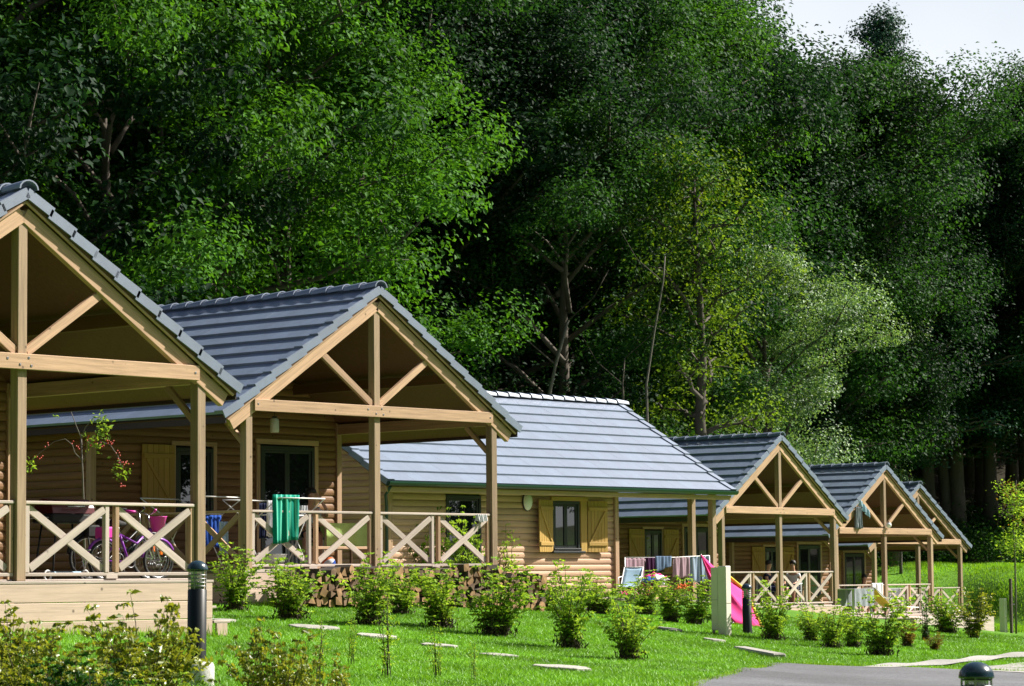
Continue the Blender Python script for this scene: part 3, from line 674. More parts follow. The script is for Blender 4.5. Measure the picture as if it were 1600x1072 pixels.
TREES = [
 # px, distance, kind, scale, leaf, rz, top pixel row or None, label
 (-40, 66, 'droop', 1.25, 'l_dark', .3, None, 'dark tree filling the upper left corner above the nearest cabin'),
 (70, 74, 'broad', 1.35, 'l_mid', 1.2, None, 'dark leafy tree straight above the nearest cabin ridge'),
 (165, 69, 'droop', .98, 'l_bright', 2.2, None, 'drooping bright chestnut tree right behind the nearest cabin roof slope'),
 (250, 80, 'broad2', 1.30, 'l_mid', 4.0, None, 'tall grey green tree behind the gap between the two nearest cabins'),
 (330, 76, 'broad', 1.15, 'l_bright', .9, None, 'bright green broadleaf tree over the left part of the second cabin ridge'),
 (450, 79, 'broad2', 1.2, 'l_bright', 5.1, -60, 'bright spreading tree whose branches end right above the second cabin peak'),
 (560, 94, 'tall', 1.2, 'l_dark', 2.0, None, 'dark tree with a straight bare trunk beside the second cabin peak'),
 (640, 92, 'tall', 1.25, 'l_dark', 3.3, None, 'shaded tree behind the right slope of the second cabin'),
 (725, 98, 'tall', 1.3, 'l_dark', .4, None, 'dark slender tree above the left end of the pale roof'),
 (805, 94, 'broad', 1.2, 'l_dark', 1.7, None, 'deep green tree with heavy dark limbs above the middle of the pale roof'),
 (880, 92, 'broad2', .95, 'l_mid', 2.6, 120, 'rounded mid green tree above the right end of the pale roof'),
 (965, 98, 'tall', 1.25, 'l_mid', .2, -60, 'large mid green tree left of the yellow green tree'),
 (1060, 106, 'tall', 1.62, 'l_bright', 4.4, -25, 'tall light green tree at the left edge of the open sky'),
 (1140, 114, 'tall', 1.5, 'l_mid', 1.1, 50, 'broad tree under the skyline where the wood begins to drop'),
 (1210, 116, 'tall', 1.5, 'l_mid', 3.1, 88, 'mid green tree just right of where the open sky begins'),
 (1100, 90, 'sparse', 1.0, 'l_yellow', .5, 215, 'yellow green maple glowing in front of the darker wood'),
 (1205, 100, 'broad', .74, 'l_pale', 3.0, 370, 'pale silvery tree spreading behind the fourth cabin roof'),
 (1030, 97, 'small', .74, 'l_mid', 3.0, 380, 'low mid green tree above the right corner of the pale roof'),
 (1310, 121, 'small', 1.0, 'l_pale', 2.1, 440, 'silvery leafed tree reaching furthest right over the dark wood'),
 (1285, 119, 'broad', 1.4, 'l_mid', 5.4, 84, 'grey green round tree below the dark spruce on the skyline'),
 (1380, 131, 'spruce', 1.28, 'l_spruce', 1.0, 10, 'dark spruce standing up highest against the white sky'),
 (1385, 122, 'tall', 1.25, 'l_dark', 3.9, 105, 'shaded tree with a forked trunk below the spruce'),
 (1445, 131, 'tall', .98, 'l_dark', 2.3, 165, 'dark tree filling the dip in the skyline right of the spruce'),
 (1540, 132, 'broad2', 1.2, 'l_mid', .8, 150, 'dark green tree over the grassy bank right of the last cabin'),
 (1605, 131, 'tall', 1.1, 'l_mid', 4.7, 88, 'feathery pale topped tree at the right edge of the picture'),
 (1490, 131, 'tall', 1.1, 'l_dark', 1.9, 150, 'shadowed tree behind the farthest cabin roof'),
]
for px, d, kd, s, lm, rz, tp, lab in TREES:
    T(px, d, kd, s, lm, lab, rz, top=tp, name='spruce_tree' if kd == 'spruce' else 'broadleaf_tree')
# the wood behind, one mass
def wood_mass():
    rs = np.random.RandomState(5); pts = []
    for row, off in enumerate((4, 11, 18, 27)):
        for px in np.arange(-160, 1640, 62):
            x0 = px+rs.uniform(-28, 28)
            dmin = float(np.interp(x0, [-200, 0, 300, 600, 900, 1150, 1250, 1350, 1450, 1600, 1800], [74, 80, 90, 97, 104, 114, 120, 128, 130, 128, 128]))
            d = dmin+off+rs.uniform(-3, 3)
            p = at(x0, 536, d); z = gzf(p.x, p.y)
            h = 19.5*rs.uniform(1.1, 1.5)
            sk = lambda q: np.interp(q, [1040, 1150, 1193, 1250, 1340, 1400, 1440, 1466, 1500, 1600, 1800], [-300, -60, 10, 50, 65, 75, 125, 155, 140, 115, 110])
            ytop = max(sk(x0), sk(x0+110), sk(x0-60) if x0 > 1300 else -999)+(12 if x0 < 1080 else 32)
            if x0 > 940: h = min(h, CAM.z+(914-ytop)/FPX*d-z-rs.uniform(0, 1.5))
            if h < 5: continue
            kk = rs.randint(3); pts.append((p.x, p.y, z-.3, h/HK[('broad', 'tall', 'broad2')[kk]], rs.uniform(0, 6.28), kk))
    return np.array(pts)
WP = wood_mass()
def mass_gn(name, pts, kinds, mats, label):
    me = bpy.data.meshes.new(name); me.from_pydata([tuple(p[:3]) for p in pts], [], [])
    for nm, c in (('scl', 3), ('rot', 4), ('pick', 5)):
        a = me.attributes.new(nm, 'FLOAT', 'POINT'); a.data.foreach_set('value', pts[:, c].astype(np.float32))
    o = new(name, me); tag(o, label, 'woods', kind='stuff')
    ng = bpy.data.node_groups.new(name, 'GeometryNodeTree'); ng.interface.new_socket('Geometry', in_out='INPUT', socket_type='NodeSocketGeometry'); ng.interface.new_socket('Geometry', in_out='OUTPUT', socket_type='NodeSocketGeometry')
    N, L = ng.nodes, ng.links; gi = N.new('NodeGroupInput'); go = N.new('NodeGroupOutput'); jn = N.new('GeometryNodeJoinGeometry')
    def attr(n): a = N.new('GeometryNodeInputNamedAttribute'); a.data_type = 'FLOAT'; a.inputs[0].default_value = n; return a.outputs[0]
    for i, kd in enumerate(kinds):
        for mesh_i, mt in ((0, M['bark']), (1, mats[i])):
            src = protos[(kd, mesh_i)]
            oi = N.new('GeometryNodeObjectInfo'); oi.inputs['Object'].default_value = src; oi.transform_space = 'ORIGINAL'
            sm = N.new('GeometryNodeSetMaterial'); sm.inputs['Material'].default_value = mt; L.new(oi.outputs['Geometry'], sm.inputs[0])
            cp = N.new('FunctionNodeCompare'); cp.data_type = 'FLOAT'; cp.operation = 'EQUAL'; L.new(attr('pick'), cp.inputs[0]); cp.inputs[1].default_value = i; cp.inputs['Epsilon'].default_value = .1
            ip = N.new('GeometryNodeInstanceOnPoints'); L.new(gi.outputs[0], ip.inputs['Points']); L.new(cp.outputs[0], ip.inputs['Selection']); L.new(sm.outputs[0], ip.inputs['Instance'])
            cx = N.new('ShaderNodeCombineXYZ'); L.new(attr('rot'), cx.inputs[2]); L.new(cx.outputs[0], ip.inputs['Rotation'])
            c3 = N.new('ShaderNodeCombineXYZ'); [L.new(attr('scl'), c3.inputs[k]) for k in range(3)]; L.new(c3.outputs[0], ip.inputs['Scale'])
            L.new(ip.outputs[0], jn.inputs[0])
    L.new(jn.outputs[0], go.inputs[0]); md = o.modifiers.new('scatter', 'NODES'); md.node_group = ng
    return o
protos = {}
for o in list(COL.objects):
    if o.parent and o.parent.get('category') == 'tree':
        for kd, (tm, cm) in KIND.items():
            if o.data == tm: protos[(kd, 0)] = o
            if o.data == cm: protos[(kd, 1)] = o
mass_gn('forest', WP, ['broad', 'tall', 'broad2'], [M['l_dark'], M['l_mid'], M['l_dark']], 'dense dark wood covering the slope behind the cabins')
# the wood on the other side of the valley road: behind the photographer, it is what the porch windows mirror
def opposite():
    rs = np.random.RandomState(15); line = [(-66, 22), (-58, -8), (-54, -32), (-44, -52), (-22, -60), (8, -56), (38, -50), (75, -44), (115, -28), (160, -10)]; pts = []
    for row in range(2):
        for i in range(len(line)-1):
            for k in range(4):
                t = (k+rs.uniform(0, .7))/4; x = line[i][0]*(1-t)+line[i+1][0]*t+rs.normal()*1.5; y = line[i][1]*(1-t)+line[i+1][1]*t-row*9+rs.normal()*1.5
                kk = rs.randint(3); h = rs.uniform(22, 29); pts.append((x, y, gzf(x, y)-.3, h/HK[('broad', 'tall', 'droop')[kk]], rs.uniform(0, 6.28), kk))
    return np.array(pts)
mass_gn('opposite_forest', opposite(), ['broad', 'tall', 'droop'], [M['l_mid'], M['l_dark'], M['l_mid']], 'wood across the road that the cabin windows mirror')
# understorey along the forest edge: one mass of low leafy growth
def understorey():
    rs = np.random.RandomState(9); P, Nn = [], []
    for px in np.arange(-60, 1800, 7):
        x0 = px+rs.uniform(-5, 5)
        dm = float(np.interp(x0, [-200, 0, 300, 600, 900, 1150, 1250, 1380, 1600, 1800], [62, 66, 78, 86, 92, 100, 112, 125, 125, 125]))
        for k in range(3):
            d = dm+rs.uniform(0, 9); p = at(x0, 536, d); z = gzf(p.x, p.y); hh = rs.uniform(.5, 2.2); m = 150
            g = rs.normal(size=(m, 3))*np.array([.7, .7, .35*hh]); g[:, 2] = np.abs(g[:, 2])+rs.uniform(0, .4); P.append(g+np.array([p.x, p.y, z])); nn = rs.normal(size=(m, 3))*.7; nn[:, 2] += .8; Nn.append(nn)
    me = leaves_mesh('undergrowth', np.concatenate(P), np.concatenate(Nn), .17, M['l_mid'], rs=rs)
    tag(new('undergrowth', me), 'low dark leafy undergrowth along the foot of the wood', 'undergrowth', kind='stuff')
understorey()
# bare thin stems seen against the dark wood
for i, (pts, d, r, lab) in enumerate([
  ([(853, 640), (868, 570), (888, 500)], 88, .075, 'pale leaning bare stem above the left part of the pale roof'),
  ([(1012, 680), (1010, 600), (1016, 560), (1022, 520), (1036, 440), (1039, 400)], 86, .045, 'thin curved bare trunk right of the pale roof'),
  ([(975, 650), (973, 600), (976, 560)], 87, .04, 'short straight bare stem just left of the curved trunk'),
  ([(553, 470), (553, 400), (556, 330), (560, 180), (562, 60)], 88, .17, 'straight grey trunk rising beside the second cabin peak'),
  ([(243, 520), (243, 430), (247, 330), (250, 220), (252, 120)], 72, .13, 'thick dark trunk left of the second cabin ridge'),
  ([(332, 500), (334, 420), (336, 320), (338, 200), (341, 90)], 74, .10, 'straight trunk with sunlit edge above the second cabin ridge'),
  ([(290, 480), (291, 430), (299, 370), (300, 330)], 71, .045, 'thin pale crooked stem between two thicker trunks')]):
    P = [at(x, y, d) for x, y in pts]; b = P[0]; g = gzf(b.x, b.y); P = [Vector((b.x, b.y, g-.3))]+P if g < b.z else P
    base = P[0]; r_ = empty('bare_tree', base); tag(r_, lab, 'tree', 'bare stems at the forest edge')
    tube('trunk', [p-base for p in P], [r*(1-.45*k/(len(P)-1)) for k in range(len(P))], M['barkp' if i in (0, 1, 6) else 'bark'], r_)
    L = []
    for k in range(3):
        q = P[-1-(k % 2)]-base; sgn = (-1)**k; L.append(([q, q+RIGHT*.8*sgn+Vector((0, 0, .7)), q+RIGHT*1.3*sgn+Vector((0, 0, 1.6))], [r*.4, r*.25, r*.1]))
    tubes('limb', L, M['bark'], r_)
# ------------------------------------------------------------------ shrubs
def shrub_mesh(seed, H, R, n_st, per, leaf, tilt=.55):
    rs = np.random.RandomState(seed); V, F = [], []; P, Nn = [], []; PB, NB = [], []
    for i in range(n_st):
        az = rs.uniform(0, 6.283); out = R*rs.uniform(.15, 1.0)**.8; h = H*rs.uniform(.45, 1.08)*(1-.34*(out/R)**2)
        b = Vector((rs.normal()*.05, rs.normal()*.05, -.05)); e = Vector((math.cos(az)*out, math.sin(az)*out, h)); mid = b.lerp(e, .5)+Vector((-math.cos(az), -math.sin(az), 0))*out*.18
        pts = [b, b.lerp(mid, .6), mid, mid.lerp(e, .55)+Vector((rs.normal()*.02, rs.normal()*.02, .02)), e]
        tube_geo(V, F, pts, [.008, .007, .005, .004, .0015], 4)
        nt = 9
        for k in range(nt):
            s = .22+.78*k/(nt-1); q = min(int(s*4), 3); c = pts[q].lerp(pts[q+1], s*4-q)
            a2 = rs.uniform(0, 6.283); ln = rs.uniform(.06, .2)*H*(1.1-s*.5)
            t = Vector((math.cos(a2), math.sin(a2), rs.uniform(-.1, .55))).normalized(); m = per
            for j in range(m):
                w = (j+1)/m; pp = c+t*ln*w+Vector((0, 0, -.12*ln*w*w)); side = (1 if j % 2 else -1)*leaf*.45
                pp += Vector((-t.y, t.x, 0))*side; P.append(pp); nn = rs.normal(size=3)*tilt; nn[2] += 1; Nn.append(nn)
    tm = mesh_from(V, F, M['twig'], 'stems', True)
    lm = leaves_mesh('foliage', np.array([tuple(p) for p in P]), np.array(Nn), leaf, M['l_shrub'], rs=rs, aspect=.5)
    m = 420; g = rs.normal(size=(m, 3))*np.array([R*.17, R*.17, H*.10]); g[:, 2] = np.abs(g[:, 2]); nn = rs.normal(size=(m, 3)); nn[:, 2] *= .3
    bm_ = leaves_mesh('base', g, nn, leaf*1.2, M['twig'], rs=rs, aspect=.22, droop=-2)
    return tm, lm, bm_
SH = [shrub_mesh(20+i, 1.0, .46+.05*(i % 3), 30, 7, .068) for i in range(5)]
THIN = [shrub_mesh(40+i, 1.0, .16, 7, 5, .05) for i in range(2)]
OLV = [shrub_mesh(50+i, 1.0, .62, 52, 9, .066, 1.1) for i in range(3)]
WID = [shrub_mesh(60+i, 1.0, .8, 66, 9, .070, 1.0) for i in range(2)]
def shrub(loc, H, set_, k, lm, label, rz=0, base=True, wide=1.0, group='young shrubs planted on the lawn', name='shrub'):
    r = empty(name, loc, rz); r.scale = (H*wide, H*wide, H); tag(r, label, 'shrub', group)
    tm, fm, bm_ = set_[k % len(set_)]
    new('stems', tm, r); new('foliage', fm, r, M[lm], True)
    if base: tag(new('dead_grass_base', bm_, r), kind='stuff')
    return r
SHR = [ # base px, py, height px, width factor, set, leaf, label
 (368, 955, 100, 1.0, SH, 'l_shrub', 'light green shrub at the right corner of the nearest porch, behind the tall lamp'),
 (455, 968, 112, 1.05, SH, 'l_shrub', 'full green shrub below the green towel'),
 (578, 977, 112, 1.0, SH, 'l_shrub', 'green shrub in front of the open end of the firewood stack'),
 (688, 982, 105, 1.1, SH, 'l_shrub', 'green shrub below the right half of the second porch rail'),
 (775, 993, 122, 1.1, SH, 'l_shrub', 'bushy shrub just left of the sunlit log wall, hiding the right end of the firewood'),
 (892, 1014, 130, .85, SH, 'l_shrub', 'tall airy shrub in front of the shuttered window'),
 (984, 1032, 118, .85, SH, 'l_shrub', 'dark based shrub standing closest to the road edge'),
 (1008, 962, 70, 1.1, SH, 'l_shrub', 'small shrub below the drying laundry, leftmost of three'),
 (1048, 972, 72, 1.0, SH, 'l_shrub', 'small shrub below the striped sheet'),
 (1086, 976, 78, 1.0, SH, 'l_shrub', 'small shrub just left of the cream cabinet'),
 (1208, 1001, 88, 1.0, SH, 'l_shrub', 'yellow green shrub right of the short bollard lamp'),
 (1268, 1003, 66, .9, SH, 'l_shrub', 'small shrub left of the pair in front of the fourth porch'),
 (1300, 1014, 76, .9, SH, 'l_shrub', 'upright shrub in front of the right post of the fourth porch'),
 (1333, 1012, 70, .9, SH, 'l_shrub', 'narrow shrub in front of the grey draped table'),
 (1376, 1026, 104, 1.05, SH, 'l_shrub', 'large pale green shrub in front of the yellow deck chair'),
 (1418, 1012, 48, 1.0, SH, 'l_rust', 'low brownish shrub right of the large pale green one'),
 (1446, 1000, 96, .75, THIN, 'l_mid', 'tall dark green shrub before the last porch rails'),
 (1461, 1018, 30, 1.1, SH, 'l_rust', 'little round brown tuft on the lawn below the last cabin'),
 (1480, 990, 66, 1.3, SH, 'l_shrub', 'loose shrub against the deck of the last cabin'),
 (1521, 998, 80, .9, SH, 'l_olive', 'thin reddish shrub at the foot of the grassy bank'),
 (625, 960, 80, 1.2, SH, 'l_shrub', 'half hidden shrub right beside the firewood ends'),
 (935, 960, 70, 1.6, SH, 'l_shrub', 'wide low shrub under the right shutter of the pale roofed cabin'),
 (855, 955, 60, 1.3, SH, 'l_shrub', 'low shrub at the foot of the sunlit log wall'),
]
for i, (px, py, h, wf, st, lm, lab) in enumerate(SHR):
    p = G(px, py); d = (p-CAM).dot(FWD); shrub(p, h*1.02*d/FPX, st, i, lm, lab, i*1.3, wide=wf*1.05, base=lm != 'l_olive')
def near_shrub(px, top, d, st, k, lm, label, rz=0, wide=1.0, base=False):
    p = at(px, 1000, d); z = gzf(p.x, p.y); H = at(px, top, d).z-z; shrub((p.x, p.y, z), H, st, k, lm, label, rz, base, wide, 'foreground shrubs')
near_shrub(15, 945, 21.5, WID, 0, 'l_olive', 'olive leafed shrub in the bottom left corner', 0, .85)
near_shrub(225, 925, 20.5, OLV, 1, 'l_olive', 'dense olive shrub left of the tall bollard lamp', 1.1, .9)
near_shrub(60, 1000, 18.8, WID, 1, 'l_olive', 'lower olive shrub in front of the corner shrub', 2.1, .9)
near_shrub(170, 1005, 19.2, OLV, 2, 'l_olive', 'lower olive shrub left of the dense one', 4.1, 1.0)
near_shrub(425, 975, 19.3, OLV, 0, 'l_olive', 'spiky yellow green shrub right of the tall bollard lamp', .4, .75)
near_shrub(500, 1010, 19.8, OLV, 2, 'l_olive', 'lower spiky shrub farther right along the bottom edge', 2.4, .7)
near_shrub(265, 1042, 19, OLV, 2, 'l_shrub', 'leafy green shrub left of the concrete foot of the tall lamp', 3.4, 1.1)
near_shrub(120, 1030, 18.2, WID, 1, 'l_mid', 'dark green shrub along the bottom edge at the left', 5.1, 1.1)
for i, (px, py, h, lab) in enumerate([(605, 1060, 150, 'wispy tall weed standing in the lawn below the firewood'), (682, 1058, 110, 'thin wispy weed right of the taller one'), (740, 1066, 70, 'small wispy weed at the bottom edge of the lawn'), (500, 1066, 120, 'wispy weed with brown tips near the spiky shrub'), (550, 1040, 90, 'slender weed beside the second flagstone')]):
    p = G(px, py); d = (p-CAM).dot(FWD); shrub(p, h*d/FPX, THIN, i, 'l_shrub', lab, i, False, .8, 'wispy weeds in the lawn', 'weed')
# saplings by the log wall
for i, (px, X_, Y_, z0, h, lm, lab) in enumerate([(668, 15.0, 7.0, -.6, 2.05, 'l_yellow', 'yellow leafed sapling left of the dark glazed door'), (722, 15.5, 6.2, -.6, 2.0, 'l_shrub', 'yellow green sapling in front of the dark glazed door'), (792, 16.4, 7.2, -.6, 1.9, 'l_shrub', 'thin sparse sapling beside the oval wall lamp')]):
    d = 62 if i < 2 else 64; p = at(px, 870, d); shrub((p.x, p.y, gzf(p.x, p.y)), h, SH if i < 2 else THIN, i+1, lm, lab, i, False, .55 if i < 2 else .9, 'saplings beside the log wall', 'sapling')
# ------------------------------------------------------------------ grass blades
def grass():
    rs = np.random.RandomState(3); n = 1000000
    lat = rs.uniform(-.2, .2, n); d = 17+(62-17)*rs.uniform(0, 1, n)**.85
    x = CAM.x+FWD.x*d+RIGHT.x*lat*d; y = CAM.y+FWD.y*d+RIGHT.y*lat*d
    keep = rs.uniform(0, 1, n) < np.clip(d/62, .3, 1)*.8
    # keep off the road, paths and cabins
    rf = [(p.x, p.y) for p in road_far]+[(14, -28), (-16, -40)]
    def inside(poly, x, y):
        c = np.zeros(len(x), bool); m = len(poly)
        for i in range(m):
            x0, y0 = poly[i]; x1, y1 = poly[(i+1) % m]
            t = ((y0 > y) != (y1 > y)) & (x < (x1-x0)*(y-y0)/((y1-y0) if y1 != y0 else 1e-9)+x0); c ^= t
        return c
    keep &= ~inside(rf, x, y); keep &= ~inside([(p.x, p.y) for p in pa]+[(p.x, p.y) for p in reversed(pb)], x, y)
    for cid, (loc, a) in CABS.items():
        dx, dy = x-loc[0], y-loc[1]; u = dx*math.cos(a)+dy*math.sin(a); v = -dx*math.sin(a)+dy*math.cos(a)
        keep &= ~((u > -.2) & (u < 2*W+.2) & (v > -.14) & (v < 12))
    keep &= ~((x > 11.3) & (x < 24.4) & (y > 6.75+.12*np.sin(x*5)) & (y < 15))
    for q in STONES: keep &= ~(((x-q[0])**2+(y-q[1])**2) < q[2]**2)
    x, y, d = x[keep], y[keep], d[keep]; n = len(x)
    z = gz(x, y)+.015*np.sin(x*1.7+y*.9)*np.sin(y*1.3-x*.4)
    tall = .5+.5*np.sin(x*.9+1.3*np.sin(y*.7))*np.sin(y*1.1+np.sin(x*.5)); h = rs.uniform(.015, .034, n)*(1+.8*tall)*(rs.uniform(0, 1, n)**.4+.3)
    w = .0035+.00014*d; a = rs.uniform(0, 6.283, n); le = rs.normal(size=(n, 2))*.9*h[:, None]
    V = np.empty((n, 3, 3)); V[:, 0] = np.stack([x-np.cos(a)*w, y-np.sin(a)*w, z-.01], 1); V[:, 1] = np.stack([x+np.cos(a)*w, y+np.sin(a)*w, z-.01], 1); V[:, 2] = np.stack([x+le[:, 0], y+le[:, 1], z+h], 1)
    F = np.arange(n*3).reshape(n, 3)
    m = leafmat('grass_blade', (.135, .32, .022), var=.2, trans=.25, rough=.5, spec=.3)
    tag(new('grass', np_mesh('grass', V.reshape(-1, 3), F, m)), 'short mown bright green grass of the sloping lawn', 'grass', kind='stuff')
STONES = []
M['gravel'] = mat('pale_gravel', (.36, .31, .26), rough=.95, var=.2, grain=(3, 3, 3)); speckle(M['gravel'], .55, 34, .2)
strip('gravel_strip', [(11.2, 6.9), (15, 6.7), (20, 6.6), (24.5, 6.6)], [(11.2, 8.45), (15, 8.45), (20, 8.45), (24.5, 8.45)], .03, M['gravel'], 50, 10)
stn = tag(empty('stepping_stones'), kind='structure')
def flag(px, py, wpx, hpx, k):
    p = G(px, py); d = (p-CAM).dot(FWD); L = wpx*d/FPX; n = 11; rs = np.random.RandomState(70+k); V, F = [], []
    a0 = YAW-math.pi/2
    for zz, sc in ((.024, .97), (.016, 1), (-.05, 1)):
        for i in range(n):
            t = 2*math.pi*i/n; rr = (1+.13*math.sin(3*t+k)+.05*math.cos(5*t+k))
            u, v = math.cos(t)*L*.5*rr*sc, math.sin(t)*L*.62*rr*sc
            x, y = p.x+u*math.cos(a0)-v*math.sin(a0), p.y+u*math.sin(a0)+v*math.cos(a0); V.append((x, y, gzf(x, y)+zz+.015))
    F = [tuple(range(n))]+[(i, i+n, (i+1) % n+n, (i+1) % n) for i in range(n)]+[(i+n, i+2*n, (i+1) % n+2*n, (i+1) % n+n) for i in range(n)]
    new('flagstone', mesh_from(V, F, M['stone'], 'flagstone'), stn); STONES.append((p.x, p.y, L*.5))
for k, (px, py, w_, h_) in enumerate([(490, 983, 78, 0), (585, 996, 62, 0), (684, 1011, 58, 0), (780, 1027, 62, 0), (880, 1046, 92, 0), (350, 972, 40, 0), (1046, 985, 40, 0), (1115, 1002, 34, 0), (925, 955, 30, 0)]): flag(px, py, w_, h_, k)
# long edging stone at the end of the lawn beside the road
p0, p1 = G(1155, 1016), G(1218, 1029)
tag(beam('edging_stone', (p0.x, p0.y, p0.z+.03), (p1.x, p1.y, p1.z+.04), .22, .07, M['stone'], None, bev=.02), 'long pale edging stone lying where the lawn meets the road', 'stone')
grass()
# ------------------------------------------------------------------ lamps and cabinets
def bollard(p, H, label, foot=False, lean=0.0):
    r = empty('bollard_lamp', p); r.rotation_euler = (0, lean, 0); tag(r, label, 'lamp', 'bollard lamps along the path')
    R_ = .088
    lathe('body', [(R_*1.04, -.1), (R_*1.04, .02), (R_, .03), (R_, H-.27), (R_*.93, H-.265), (R_*.93, H-.262)], M['black'], r)
    lathe('lens', [(R_*.72, H-.262), (R_*.74, H-.2), (R_*.74, H-.1), (R_*.72, H-.088)], M['lens'], r)
    for k in range(5): lathe('louvre', [(R_*.97, H-.24+.034*k), (R_*1.0, H-.234+.034*k), (R_*.78, H-.229+.034*k)], M['metal'], r)
    for k in range(4):
        a = k*math.pi/2+.5; beam('cage_bar', (R_*.92*math.cos(a), R_*.92*math.sin(a), H-.265), (R_*.92*math.cos(a), R_*.92*math.sin(a), H-.075), .012, .012, M['metal'], r)
    lathe('dome', [(R_*1.1, H-.09), (R_*1.12, H-.08)]+[(R_*1.1*math.cos(t), H-.08+R_*.92*math.sin(t)) for t in np.linspace(.08, 1.45, 8)], M['bluecap'], r, 24)
    if foot: tag(lathe('concrete_foot', [(.165, -.3), (.165, .05), (.15, .085), (.10, .095)], M['concrete'], r))
    return r
pA = at(307, 1050, 25.6); bollard(pA, 1.02, 'tall dark bollard lamp in front of the nearest porch corner, on a concrete foot', True, .012)
pB = at(1168, 995, 52); pB.z = gzf(pB.x, pB.y); bollard(pB, at(1166, 912, 52).z-pB.z, 'short dark bollard lamp right of the cream cabinet')
pC = at(1525, 1034, 15.4); z_ = gzf(pC.x, pC.y); bollard((pC.x, pC.y, z_), pC.z-z_, 'bollard lamp of which only the blue black dome shows at the bottom right edge')
def cabinet(px, py, d, H, label, slim=False):
    p = at(px, py, d); g = gzf(p.x, p.y); r = empty('utility_cabinet', (p.x, p.y, g), math.radians(6)); tag(r, label, 'cabinet', 'cream service cabinets')
    box('pillar', (-.09, -.10, -.1), (.09, .08, H), M['cream'], r, .012)
    if not slim:
        b = box('cabinet_box', (-.086, .081, .1), (.086, .22, H-.02), M['cream'], r, .01)
        beam('panel_joint', (-.089, -.068, -.02), (-.089, .068, -.02), .006, .008, M['stone'], b); beam('bracket_foot', (-.12, 0, -(H-.13)/2-.06), (-.12, 0, -(H-.13)/2), .03, .05, M['metal'], b)
    beam('pillar_joint', (-.09, -.103, H*.47), (.09, -.103, H*.47), .006, .008, M['stone'], r)
cabinet(1132, 990, 50, 1.25, 'cream service cabinet on the lawn between the laundry and the pink tent')
cabinet(1568, 996, 86, 1.12, 'small cream post beside the staked young tree', True)
def wall_lamp(p, nrm, kind, label):
    r = empty('wall_lamp', p); tag(r, label, 'lamp')
    if kind == 'oval':
        o = lathe('lamp_shade', [(.17, 0), (.165, .03), (.13, .07), (.07, .095), (.01, .1)], M['white'], r); o.rotation_euler = (math.pi/2, 0, 0); o.scale = (.85, 1.25, 1)
        o = lathe('lamp_base', [(.18, -.02), (.185, 0), (.175, .012)], M['frame'], r); o.rotation_euler = (math.pi/2, 0, 0); o.scale = (.85, 1.25, 1)
    elif kind == 'can':
        lathe('lamp_shade', [(.075, -.24), (.08, -.2), (.08, .0), (.04, .02)], M['white'], r); lathe('lamp_base', [(.05, .02), (.05, .05)], M['frame'], r)
        beam('hanger', (0, 0, .05), (0, 0, .42), .015, .015, M['frame'], r)
    else:
        lathe('lamp_shade', [(.02, -.09), (.08, -.06), (.1, 0), (.08, .06), (.02, .09)], M['white'], r); lathe('lamp_base', [(.04, .085), (.04, .12)], M['frame'], r)
wall_lamp((16.53, 8.37, 1.62), None, 'oval', 'white oval lamp on the log wall left of the open shutter')
wall_lamp(at(429, 655, 50.5), None, 'can', 'white cylinder lamp hanging under the second porch roof')
wall_lamp(to_world(5, W, -.2, HB+.2), None, 'ball', 'round white lamp at the crossing of beams in the fifth gable')
# ------------------------------------------------------------------ firewood
M['cut'] = mat('cut_wood_end', (.32, .18, .08), rough=.8, var=.35, grain=(9, 9, 9)); M['cutd'] = mat('aged_wood_end', (.15, .09, .05), rough=.85, var=.35, grain=(9, 9, 9))
def logs():
    rs = np.random.RandomState(31); vs = []
    for k in range(10):
        n = [3, 4, 3, 5, 4, 7, 3, 4, 8, 4][k]; r = .088*rs.uniform(.85, 1.15); a0 = rs.uniform(0, 6); L = .36
        ang = [a0+2*math.pi*i/n+rs.uniform(-.25, .25)*(n < 7) for i in range(n)]
        pr = [(math.cos(a)*r*rs.uniform(.8, 1.15), math.sin(a)*r*rs.uniform(.8, 1.15)) for a in ang]
        V = [(x, -L/2+rs.normal()*.003, z) for x, z in pr]+[(x*.95, L/2, z*.95) for x, z in pr]
        me = bpy.data.meshes.new('firewood'); me.from_pydata(V, [], [tuple(range(n)), tuple(reversed(range(n, 2*n)))]+[(i, i+n, (i+1) % n+n, (i+1) % n) for i in range(n)])
        me.materials.append(M['cut' if k % 3 else 'cutd']); me.materials.append(M['bark'])
        for i, f in enumerate(me.polygons): f.material_index = 0 if i < 2 or (i % 3 == 0 and n < 6) else 1
        vs.append(me)
    root = tag(empty('firewood_stack', (3.4, -.52, -.62)), 'long stack of split firewood leaning against the deck of the second porch', 'firewood')
    x = -3.0; col = 0
    while x < 3.5:
        top = .60 if x < -2.2 else (.66 if x < 1.2 else .72-.05*max(0, x-2)**1.5)
        z = .07+(.04 if col % 2 else 0); g = gzf(3.4+x, -.52)+.62
        while z < top:
            o = new('firewood_log', vs[rs.randint(10)], root); o.location = (x+rs.normal()*.015, rs.normal()*.03, g+z+rs.normal()*.008); o.rotation_euler = (rs.normal()*.03, rs.uniform(0, 6.28), rs.normal()*.07); z += .128
        x += .152; col += 1
logs()
